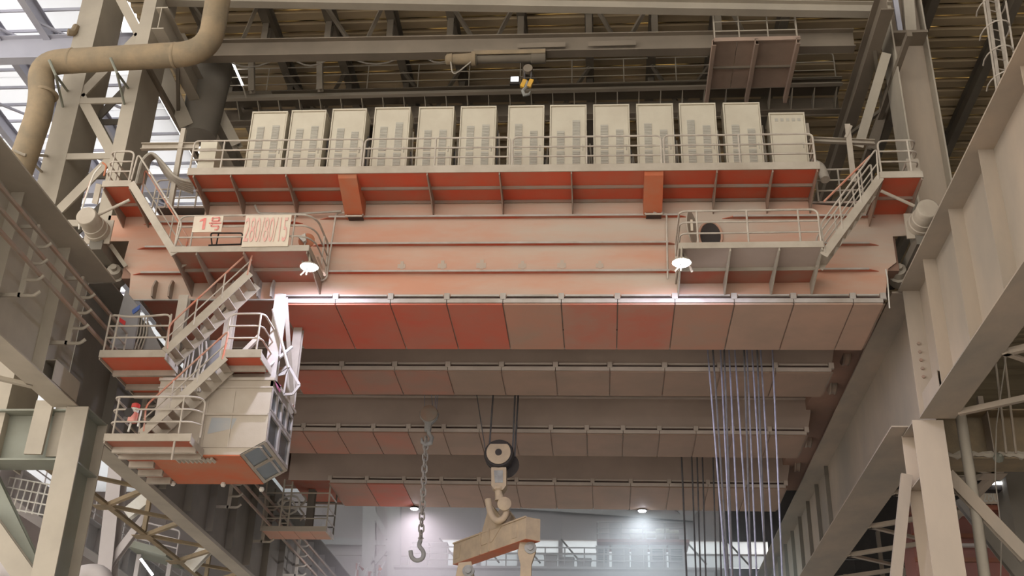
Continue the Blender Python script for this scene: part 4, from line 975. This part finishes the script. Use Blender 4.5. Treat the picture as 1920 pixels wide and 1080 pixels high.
# right side, glazed
xs = x1
def frame(ya, yb, za, zb_, w=.06):
    f = MB().box(xs - .06, xs + .02, ya, yb, za, za + w).build('window_frame', 'ledge', cab)
    MB().box(xs - .06, xs + .02, ya, yb, zb_ - w, zb_).build('frame_bar', 'ledge', f)
    MB().box(xs - .06, xs + .02, ya, ya + w, za + w, zb_ - w).build('frame_bar', 'ledge', f)
    MB().box(xs - .06, xs + .02, yb - w, yb, za + w, zb_ - w).build('frame_bar', 'ledge', f)
    MB().box(xs - .05, xs - .03, ya + w, yb - w, za + w, zb_ - w).build('pane', 'glass', f)
for (ya, yb) in ((29.36, 29.95), (29.95, 30.5), (30.5, 31.1), (31.1, 31.7)): frame(ya, yb, 13.12, 13.78)
for (ya, yb) in ((29.36, 30.5), (30.5, 31.7)): frame(ya, yb, 12.2, 13.1, .09)
MB().box(xs - .06, xs, y0, y1, 13.78, z1).build('side_header', 'ledge', cab)
# sloping lower corner with two windows
nrm = V(zc - z0, 0, -(x1 - xc)).normalized()
def slope(ya, yb, ta, tb, nm, mt, off, th, par=cab):
    A = V(xc, 0, z0); B = V(x1, 0, zc)
    q = [lerp(A, B, ta) + V(0, ya, 0), lerp(A, B, tb) + V(0, ya, 0), lerp(A, B, tb) + V(0, yb, 0), lerp(A, B, ta) + V(0, yb, 0)]
    return MB().prism([v + nrm * off for v in q], nrm * th).build(nm, mt, par)
for ya, yb in ((29.4, 30.45), (30.6, 31.65)):
    slope(ya, yb, .12, .88, 'pane', 'glass', -.03, .01)
    slope(ya, yb, .7, .78, 'sill', 'ledge', -.01, .03)
for (ya, yb, ta, tb) in ((y0, y1, 0, .12), (y0, y1, .88, 1), (y0, 29.4, .12, .88), (30.45, 30.6, .12, .88), (31.65, y1, .12, .88)):
    slope(ya, yb, ta, tb, 'frame_bar', 'paint', -.02, .03)
MB().prism([AX(514, 712, xs + .03), AX(525, 722, xs + .03), AX(524, 736, xs + .03), AX(519, 728, xs + .03)], (.02, 0, 0)).build('pink_sticker', 'pink', cab)
# clutter under the cab
for (u, v) in ((325, 907), (419, 909), (491, 918)): MB().lathe(AZ(u, v - 4, z0 - .03), (0, 0, -1), [(0, .06), (.06, .08), (.12, .05)], 8).build('drain_stub', 'white', cab)
mb = MB()
for i in range(9): mb.tube([V(-11.4 + i * .12, y0 + .12 + .03 * math.sin(i * 2), z0 - .06), V(-11.35 + i * .12, y0 + .3, z0 - .1)], .05, 5)
o = mb.build('dust_crust', 'paint', cab); o['kind'] = 'stuff'
MB().tube(fillet([AY(328, 825, 28.2), AY(322, 862, 28.4)], .1), .03).build('pipe_stub', 'rail', label='thin drain pipe below the lowest cab platform', cat='pipe')
# lamp bracket beside the cab
lb = thing('lamp_outrigger', 'white hexagonal tube frame sticking out right of the cab roof', 'frame', AY(540, 715, 30.2))
F = [AY(*q, 30.2) for q in ((513, 707), (541, 685), (562, 722), (549, 739), (532, 740))]
for a, b in zip(F, F[1:]): MB().bar(a, b, .07, .05, up=(0, 1, 0)).build('bar', 'ledge', lb)
MB().bar(F[1], F[4], .05, .05, up=(0, 1, 0)).build('bar', 'ledge', lb)
MB().prism([AY(516, 706, 30.1), AY(540, 690, 30.1), AY(534, 702, 30.1)], (0, .05, 0)).build('lamp_plate', 'ledge', lb)
MB().bar(AY(525, 725, 30.6), AY(547, 775, 31.2), .1, .1, up=(0, 1, 0)).build('arm', 'ledge', lb)

# ================================================================ ropes and hooks
for k, (u, v, mt) in enumerate(((1332, 1345, 'rope'), (1341, 1352, 'ropedark'), (1354, 1362, 'rope'), (1360, 1366, 'ropedark'), (1370, 1378, 'rope'), (1382, 1393, 'rope'), (1397, 1402, 'ropedark'), (1403, 1410, 'rope'), (1414, 1424, 'rope'), (1422, 1428, 'ropedark'), (1430, 1440, 'rope'), (1451, 1458, 'rope'))):
    Y = 34.35 if mt == 'rope' else 34.0
    a = AY(u, 720, Y); b = AY(v, 880, Y); d = (b - a)
    MB().tube([a - d * 1.6, b + d * 4.2], .028 if mt == 'rope' else .032, 6).build('hoist_rope', mt, label='%s %s hoist rope from the left in the front rope bundle on the right' % (ORD[k], 'bright' if mt == 'rope' else 'dark'), cat='rope', group='front bundle of hoist ropes', smooth=True)
for k, (u, v) in enumerate(((1278, 1284), (1297, 1302), (1307, 1311), (1317, 1321), (1337, 1341), (1346, 1350))):
    a = AY(u, 860, 45.2); b = AY(v, 1000, 45.2); d = b - a
    MB().tube([a - d * 1.2, b + d * 3], .035, 6).build('hoist_rope', 'ropedark', label='%s dark rope from the left in the rear rope bundle' % ORD[k], cat='rope', group='rear bundle of hoist ropes', smooth=True)
YH = 38.8
hk = thing('main_hook', 'big hook block with cream sheave carrying the lifting beam', 'hook block', AY(936, 900, YH))
c = AY(936, 853, YH)
MB().lathe(c + V(0, .28, 0), (0, -1, 0), [(0, .50), (.1, .52), (.12, .46), (.2, .46), (.22, .52), (.4, .52), (.5, .48)], 32).build('sheave', 'dark', hk, smooth=True)
MB().prism([c + V(.42 * math.cos(a), -.26, min(.30, .42 * math.sin(a))) for a in [2 * math.pi * i / 32 for i in range(32)]], (0, -.03, 0)).build('face_plate', 'hookpaint', hk)
MB().lathe(c + V(0, -.28, 0), (0, -1, 0), [(0, .12), (.03, .12), (.04, .06)], 16).build('axle', 'dark', hk, smooth=True)
MB().lathe(c + V(.22, .5, -.25), (0, -1, 0), [(0, .42), (.15, .46)], 24).build('rear_sheave', 'dark', hk, smooth=True)
P = [AY(*q, YH - .15) for q in ((921, 876), (949, 876), (949, 910), (943, 918), (928, 918), (921, 910))]
MB().prism(P, (0, .5, 0)).build('block_frame', 'hookpaint', hk)
P = [AY(*q, YH - .16) for q in ((926, 882), (943, 882), (943, 905), (928, 905))]
MB().prism(P, (0, -.01, 0)).build('worn_plate', 'hooksteel', hk)
MB().lathe(AY(935, 915, YH), (0.02, 0, -1), [(0, .2), (.08, .2), (.1, .13), (.4, .12), (.45, .14)], 16).build('shank', 'hookpaint', hk, smooth=True)
H = lambda *q: [AY(u, v, YH) for u, v in q]
MB().tube(fillet(H((936, 926), (943, 942), (951, 956), (946, 972), (932, 978), (922, 968), (917, 952), (915, 936)), .3, 5), .115, 10).build('hook_horn', 'hookpaint', hk, smooth=True)
MB().lathe(AY(946, 946, YH - .1), (0, -1, 0), [(-.1, .2), (.1, .24), (.18, .12)], 18).build('pin_boss', 'hookpaint', hk, smooth=True)
for k, (u0, u1, v1) in enumerate(((893, 911, 850), (925, 917, 845), (966, 961, 850), (972, 965, 856))):
    a = AY(u1, v1, YH - .05 + .2 * (k % 2)); b = AY(u0, 735, YH - .05 + .2 * (k % 2)); d = b - a
    MB().tube([a, b + d * .9], .035 if k else .02, 6).build('hook_rope', 'ropedark', label='%s dark rope from the left above the big hook block' % ORD[k], cat='rope', group='ropes of the big hook', smooth=True)
sp = thing('lifting_beam', 'tan box lifting beam hanging askew from the big hook', 'lifting beam', AY(930, 1020, YH))
A = AY(986, 1010, 37.9); B = AZ(849, 1058, A.z); Cc = AZ(1012.6, 1015, A.z); D = B + (Cc - A); up = V(0, 0, .74)
MB().hexa([B, A, Cc, D, B + up, A + up, Cc + up, D + up]).build('box_body', 'hookpaint', sp)
bt = V(0, 0, -.012)
MB().hexa([B + bt, A + bt, Cc + bt, D + bt, B, A, Cc, D]).build('bottom_plate', 'orange', sp)
e = (A - B).normalized()
n_ = e.cross(V(0, 0, 1)).normalized()
if n_.y > 0: n_ = -n_
for f in (.0, 1.0):
    q = lerp(B, A, f) - e * .02 * (1 if f else -1)
MB().bar(B + up + n_ * .02, A + up + n_ * .02, .06, .05).build('top_edge', 'hookpaint', sp)
for f in (.40, .52): 
    q = lerp(B, A, f) + n_ * .03
    MB().bar(q, q + up * 1.05, .07, .08, up=e).build('stiffener', 'hookpaint', sp)
for f in (.06, .85):
    q = lerp(B, A, f) + n_ * .01
    MB().bar(q + V(0, 0, .15), q + e * .02 + V(0, 0, .6), .34, .02, up=n_).build('square_patch', 'hookpaint', sp)
# two lug plates standing on the beam
wv = Cc - A
for k, off in enumerate((-.06, .95)):
    o_ = B + wv * off + V(0, 0, .3)
    L2 = (A - B).length
    pl = [o_ + e * L2 * .26, o_ + e * L2 * .74, o_ + e * L2 * .74 + V(0, 0, .5), o_ + e * L2 * .56 + V(0, 0, 1.28), o_ + e * L2 * .50 + V(0, 0, 1.38), o_ + e * L2 * .44 + V(0, 0, 1.28), o_ + e * L2 * .26 + V(0, 0, .5)]
    if k == 0: pl = [o_ + e * L2 * .40, o_ + e * L2 * .56, o_ + e * L2 * .72 + V(0, 0, .55), o_ + e * L2 * .54 + V(0, 0, 1.3), o_ + e * L2 * .50 + V(0, 0, 1.25), o_ + e * L2 * .42 + V(0, 0, .5)]
    MB().prism(pl, wv.normalized() * .06).build('lug_plate', 'hookpaint', sp)
for q, lab in ((AY(872, 1058, 38.6), 'left'), (AY(988, 1015, 38.3), 'right')):
    pl = [q + V(-.22, 0, .05), q + V(.2, 0, .1), q + V(.3, 0, -.3), q + V(.16, 0, -.75), q + V(.16, 0, -4), q + V(-.2, 0, -4), q + V(-.2, 0, -.75), q + V(-.3, 0, -.4)]
    MB().prism(pl, (0, .25, 0)).build('hook_arm', 'hookpaint', sp)
    MB().lathe(q + V(.12, -.02, -.22), (0, -1, 0), [(-.1, .2), (.02, .2), (.03, .1), (.1, .1)], 14).build('arm_pin', 'hooksteel', sp, smooth=True)
# auxiliary hook with chain
ax_ = thing('auxiliary_hook', 'small grey hook block above the hanging chain', 'hook block', AY(803, 790, YH))
c = AY(804, 778, YH)
MB().prism([c + V(-.32, -.1, .1), c + V(-.2, -.1, .25), c + V(.15, -.1, .27), c + V(.36, -.1, .05), c + V(.3, -.1, -.15), c + V(.12, -.1, -.35), c + V(.1, -.1, -.6), c + V(-.12, -.1, -.6), c + V(-.12, -.1, -.3), c + V(-.3, -.1, -.1)], (0, .22, 0)).build('block_body', 'hooksteel', ax_, bevel=.02)
MB().lathe(c + V(.02, .2, .02), (0, -1, 0), [(0, .3), (.1, .33), (.36, .3)], 20).build('sheave', 'bracket', ax_, smooth=True)
MB().tube([c + V(.02, 0, -.58), c + V(.05, 0, -.72), c + V(.16, 0, -.86), c + V(.12, 0, -1.05), c + V(-.04, 0, -1.12), c + V(-.18, 0, -1.02), c + V(-.2, 0, -.86)], [.07, .07, .08, .09, .09, .06, .03], 8).build('hook', 'hooksteel', ax_, smooth=True)
for k, (u0, u1) in enumerate(((793, 796), (800, 812), (818, 815), (823, 818))):
    a = AY(u1, 770, YH + .05); b = AY(u0, 745, YH + .05); d = b - a
    MB().tube([a, a + V(d.x * 2, 0, 3.3)], .014, 5).build('thin_rope', 'rope', label='%s thin rope from the left above the chain hook block' % ORD[k], cat='rope', group='ropes of the chain hook')
ch = thing('lifting_chain', 'heavy steel chain hanging from the small hook block', 'chain', AY(795, 1000, YH))
a = AY(799, 820, YH); b = AY(789, 1008, YH); n = 17
def link(p, d, side, hl=.17, hw=.085, r=.032):
    d = d.normalized(); s = side - d * side.dot(d); s.normalize()
    pts = []
    for i in range(16):
        t = 2 * math.pi * i / 16
        pts.append(p + d * (hl - hw) * (1 if math.cos(t) > 0 else -1) + d * hw * math.cos(t) + s * hw * math.sin(t))
    return MB().tube(pts, r, 6, closed=True)
for i in range(n):
    t = (i + .5) / n
    link(lerp(a, b, t), b - a, V(1, 0, 0) if i % 2 else V(.25, 1, 0), hl=(a - b).length / n * .68).build('chain_link', 'chain', ch, smooth=True)
h = b
MB().tube([h + V(.0, 0, .06), h + V(.07, 0, -.02), h + V(0, 0, -.1), h + V(-.07, 0, -.02)], .035, 6, closed=True).build('hook_eye', 'chain', ch, smooth=True)
MB().tube(fillet([h + V(.0, 0, -.08), h + V(-.06, 0, -.28), h + V(.14, 0, -.48), h + V(.12, 0, -.72), h + V(-.1, 0, -.8), h + V(-.28, 0, -.68), h + V(-.32, 0, -.45)], .2, 4), .075, 10).build('hook', 'hooksteel', ch, smooth=True)

# ================================================================ basket below the rear girder
bk = thing('service_basket', 'open brown service basket hanging below the rear girder at the left', 'basket', (-12.9, 47.5, 14.8), )
for i in range(4):
    xa = -14.25 + i * .68; MB().box(xa, xa + .66, 47.5, 48.9, 14.78, 14.82).build('floor_plate', 'shield2', bk)
MB().box(-14.3, -11.5, 47.45, 47.5, 14.75, 14.95).build('edge_channel', 'steel', bk)
MB().box(-11.53, -11.47, 47.5, 48.9, 14.75, 14.95).build('edge_channel', 'ledge', bk)
for x in (-14.25, -13.5, -13.15, -11.5): MB().bar((x, 47.5, 14.9), (x, 47.5, 17.0), .06, .06, up=(0, 1, 0)).build('post', 'steel', bk)
for x in (-11.5, -12.6, -14.25): MB().bar((x, 48.85, 14.9), (x, 48.85, 17.0), .06, .06, up=(0, 1, 0)).build('post', 'steeldark', bk)
MB().ibeam((-12.55, 48.7, 14.9), (-12.55, 48.7, 17), .3, .3, up=(0, 1, 0)).build('mast', 'steeldark', bk)
for z in (15.3, 15.8, 16.4):
    MB().tube([(-14.25, 47.5, z), (-11.5, 47.5, z)], .03).build('rail', 'steel', bk)
    MB().tube([(-11.5, 47.5, z), (-11.5, 48.85, z)], .035).build('rail', 'ledge', bk)
    MB().tube([(-14.25, 48.85, z), (-11.5, 48.85, z)], .03).build('rail', 'steeldark', bk)
for i in range(6): MB().tube([(-13.5, 47.55, 15.1 + i * .33), (-13.15, 47.55, 15.1 + i * .33)], .025).build('rung', 'steel', bk)
hr = MB(); q = V(-13.35, 48.2, 15.9)
MB().tube([q + V(.35 * math.cos(i * .6) * (.6 + .06 * i), .1 * math.sin(i), .35 * math.sin(i * .6) + .02 * i) for i in range(22)], .05, 6).build('hose_coil', 'white', bk, smooth=True)
MB().tube([q + V(.55 + .12 * math.sin(i * .9), 0, .6 - i * .1) for i in range(12)], .045, 6).build('hose', 'cable', bk, smooth=True)

# ================================================================ far crane and far end
for k, (u, v, Y) in enumerate(((777, 953, 50.1), (1204, 957, 50.1))):
    c = AY(u, v, Y)
    t = thing('rear_lamp', 'bright lamp below the rear girder, %s' % ('left one by the chain' if k == 0 else 'right one with the bluish beam'), 'lamp', c, group='lamps below the rear girder')
    MB().lathe(c + V(0, 0, .12), (0, 0, -1), [(0, .06), (.1, .2), (.14, .22)], 14).build('reflector', 'dark', t, smooth=True)
    MB().lathe(c, (0, 0, -1), [(0, .18), (.05, .15), (.06, .05)], 14).build('lens', 'lamp', t, smooth=True)
    MB().bar(c + V(0, 0, .1), c + V(0, -.05, .45), .05, .05, up=(0, 1, 0)).build('stem', 'dark', t)
    ld_ = bpy.data.lights.new('rear_light', 'SPOT'); ld_.energy = 3000 if k else 3200; ld_.color = (.72, .90, 1.0) if k else (.90, .88, 1.0); ld_.spot_size = math.radians(150); ld_.spot_blend = 1.0; ld_.shadow_soft_size = .15
    lo = bpy.data.objects.new('rear_light', ld_); COL.objects.link(lo); lo.parent = t; lo.location = (0, 0, -.1)
    lo.rotation_euler = (math.radians(42), 0, 0)
YC = 70
t = thing('far_crane_deck', 'pale walkway and girder of the second crane far behind', 'girder', (-3, YC, 17))
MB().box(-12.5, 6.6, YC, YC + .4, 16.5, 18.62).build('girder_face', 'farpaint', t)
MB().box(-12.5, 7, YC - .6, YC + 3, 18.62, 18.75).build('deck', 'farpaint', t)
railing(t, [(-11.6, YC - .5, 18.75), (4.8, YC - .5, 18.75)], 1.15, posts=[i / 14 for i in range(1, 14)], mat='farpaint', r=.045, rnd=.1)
names = []
for k, (u0, u1, vt) in enumerate(((774, 803, 1018), (808, 838, 1018), (1020, 1044, 1040), (1050, 1076, 1046), (1082, 1108, 1048), (1118, 1142, 1025), (1147, 1180, 1023), (1183, 1214, 1023), (1219, 1249, 1024), (1254, 1282, 1024))):
    a, b = AY(u0, vt, YC + .3), AY(u1, vt, YC + .3)
    names.append(1)
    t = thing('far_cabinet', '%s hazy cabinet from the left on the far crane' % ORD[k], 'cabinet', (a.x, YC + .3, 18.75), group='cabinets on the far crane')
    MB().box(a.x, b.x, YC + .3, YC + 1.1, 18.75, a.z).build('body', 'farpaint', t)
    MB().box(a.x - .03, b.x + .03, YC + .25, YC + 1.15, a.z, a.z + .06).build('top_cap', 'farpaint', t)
    if k > 7 or k == 5:
        for i in range(6): MB().box(a.x + .12, b.x - .12, YC + .24, YC + .29, a.z - .95 + i * .14, a.z - .88 + i * .14).build('slat', 'grayboard', t)
t = thing('far_upper_platform', 'railed upper platform with motors on the far crane', 'platform', (2, YC, 20.4))
MB().box(-.3, 5.2, YC - .3, YC + 2, 20.32, 20.5).build('deck', 'farred', t)
railing(t, [(-.3, YC + 1, 20.5), (-.3, YC - .25, 20.5), (5.1, YC - .25, 20.5)], 1.05, mat='farpaint', r=.04)
MB().box(.45, 1.2, YC + .2, YC + .8, 20.5, 21.6).build('panel_box', 'farpaint', t)
a = AY(1180, 1002, YC + .8)
MB().lathe(a, (1, 0, 0), [(0, .2), (.1, .3), (1.0, .3), (1.05, .2), (1.6, .2), (1.62, .4), (2.4, .4), (2.42, .25), (3.0, .28)], 14).build('motor_drum', 'white', t, smooth=True)
t = thing('far_column', 'pale lattice column rising in the haze left of the chain', 'column', (-15, 80, 0))
for u in (688, 738):
    MB().ibeam(AY(u, 1300, 80), AY(u + (6 if u < 700 else 2), 900, 80), .9, .6, .05, .05, up=(0, 1, 0)).build('chord', 'farpaint', t)
for (p, q) in (((700, 960), (728, 1010)), ((698, 1018), (732, 1018)), ((698, 1060), (728, 1024))):
    MB().bar(AY(*p, 79.8), AY(*q, 79.8), .35, .2, up=(0, 1, 0)).build('lattice_bar', 'farpaint', t)
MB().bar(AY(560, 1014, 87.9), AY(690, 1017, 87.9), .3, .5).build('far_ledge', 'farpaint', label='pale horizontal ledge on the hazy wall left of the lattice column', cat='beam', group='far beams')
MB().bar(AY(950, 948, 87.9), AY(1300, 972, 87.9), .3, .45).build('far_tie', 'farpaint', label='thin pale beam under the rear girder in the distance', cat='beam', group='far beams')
for k, (u, v) in enumerate(((1168, 962), (1290, 975), (1035, 953))):
    c = AY(u, v, 87.9)
    t = thing('far_knee', 'small Y shaped knee brace on the far beam, %s' % ('middle one', 'rightmost one', 'leftmost one')[k], 'brace', c, group='knee braces on the far beam')
    MB().bar(c, c + V(-.9, 0, 1.0), .25, .2, up=(0, 1, 0)).build('arm', 'farpaint', t)
    MB().bar(c, c + V(.9, 0, 1.0), .25, .2, up=(0, 1, 0)).build('arm', 'farpaint', t)
t = thing('far_debris', 'cluster of pipes and fittings below the far lattice column', 'pipes', AY(690, 1070, 68))
for i in range(7):
    c = AY(664 + i * 8 + R.uniform(-2, 2), 1080, 68); MB().tube([c + V(0, 0, -1), c + V(R.uniform(-.2, .2), 0, R.uniform(.1, .9)), c + V(.25, 0, R.uniform(.1, .9))], .09, 6).build('pipe', ('farpaint', 'farred')[i % 2], t, smooth=True)
MB().lathe(AY(713, 1067, 67), (0, -1, 0), [(0, .1), (.06, .08)], 8).build('signal_light', 'orange', t)
# next bay's red crane seen at the right edge
t = thing('right_bay_crane', 'red crane girder with white sign in the right bay', 'girder', AY(1880, 1020, 44))
zt_, zm_ = AY(1880, 955, 44).z, AY(1880, 1010, 44).z
MB().box(11.5, 27.8, 44, 45.5, zt_ - 5, zt_).build('girder_face', 'farred', t)
MB().box(11.5, 27.8, 43.4, 44, zt_ - .2, zt_).build('walkway', 'redbrown', t)
for z in (zm_, zm_ - .9): MB().box(11.5, 27.8, 43.85, 44, z, z + .15).build('girder_rib', 'redbrown', t)
MB().box(11.5, 27.8, 43.2, 43.4, zm_ - .5, zm_ - .4).build('lower_walkway', 'farpaint', t)
railing(t, [(11.6, 43.4, zt_), (20, 43.4, zt_)], 1.1, mat='paint')
sg = thing('bay_sign', 'white sign reading 280/80 on the red crane in the right bay', 'sign', AY(1865, 935, 43.3))
a, b = AY(1828, 918, 43.3), AY(1899, 945, 43.3)
MB().box(a.x, b.x, 43.28, 43.32, b.z, a.z).build('board', 'signwhite', sg)
text_part('280/80', 'lettering', 'white', sg, ((a.x + b.x) / 2 + .1, 43.26, (a.z + b.z) / 2 - .02), .62, .62)
MB().box(AY(1897, 960, 38).x, AY(1897, 960, 38).x + 1.1, 38, 39.2, 0, 15).build('far_right_column', 'steeldark', label='dark column beside the sign in the right bay', cat='column')
MB().box(10.5, 27.9, 38.5, 38.9, AY(1850, 918, 38.5).z, AY(1850, 905, 38.5).z).build('right_bay_beam', 'dark', label='dark beam above the sign in the right bay', cat='beam')
MB().bar(AY(1860, 906, 38.46), AY(1896, 906, 38.46), .08, .08).build('tube_lamp', 'tube', label='short glowing tube lamp above the right bay sign', cat='lamp')
# ================================================================ dusty haze at the far end of the hall
hz = bpy.data.materials.new('haze'); hz.use_nodes = True; nt = hz.node_tree
nt.nodes.remove(nt.nodes['Principled BSDF'])
vs = nt.nodes.new('ShaderNodeVolumeScatter'); vs.inputs['Color'].default_value = (1.0, .88, .86, 1); vs.inputs['Density'].default_value = .022
nt.links.new(vs.outputs[0], nt.nodes['Material Output'].inputs['Volume'])
M['haze'] = hz
MB().box(-26, 8.9, 50.6, 87.7, 4, 29.5).build('dust_haze', 'haze', label='pale dusty haze filling the far end of the hall', cat='haze', kind='stuff')
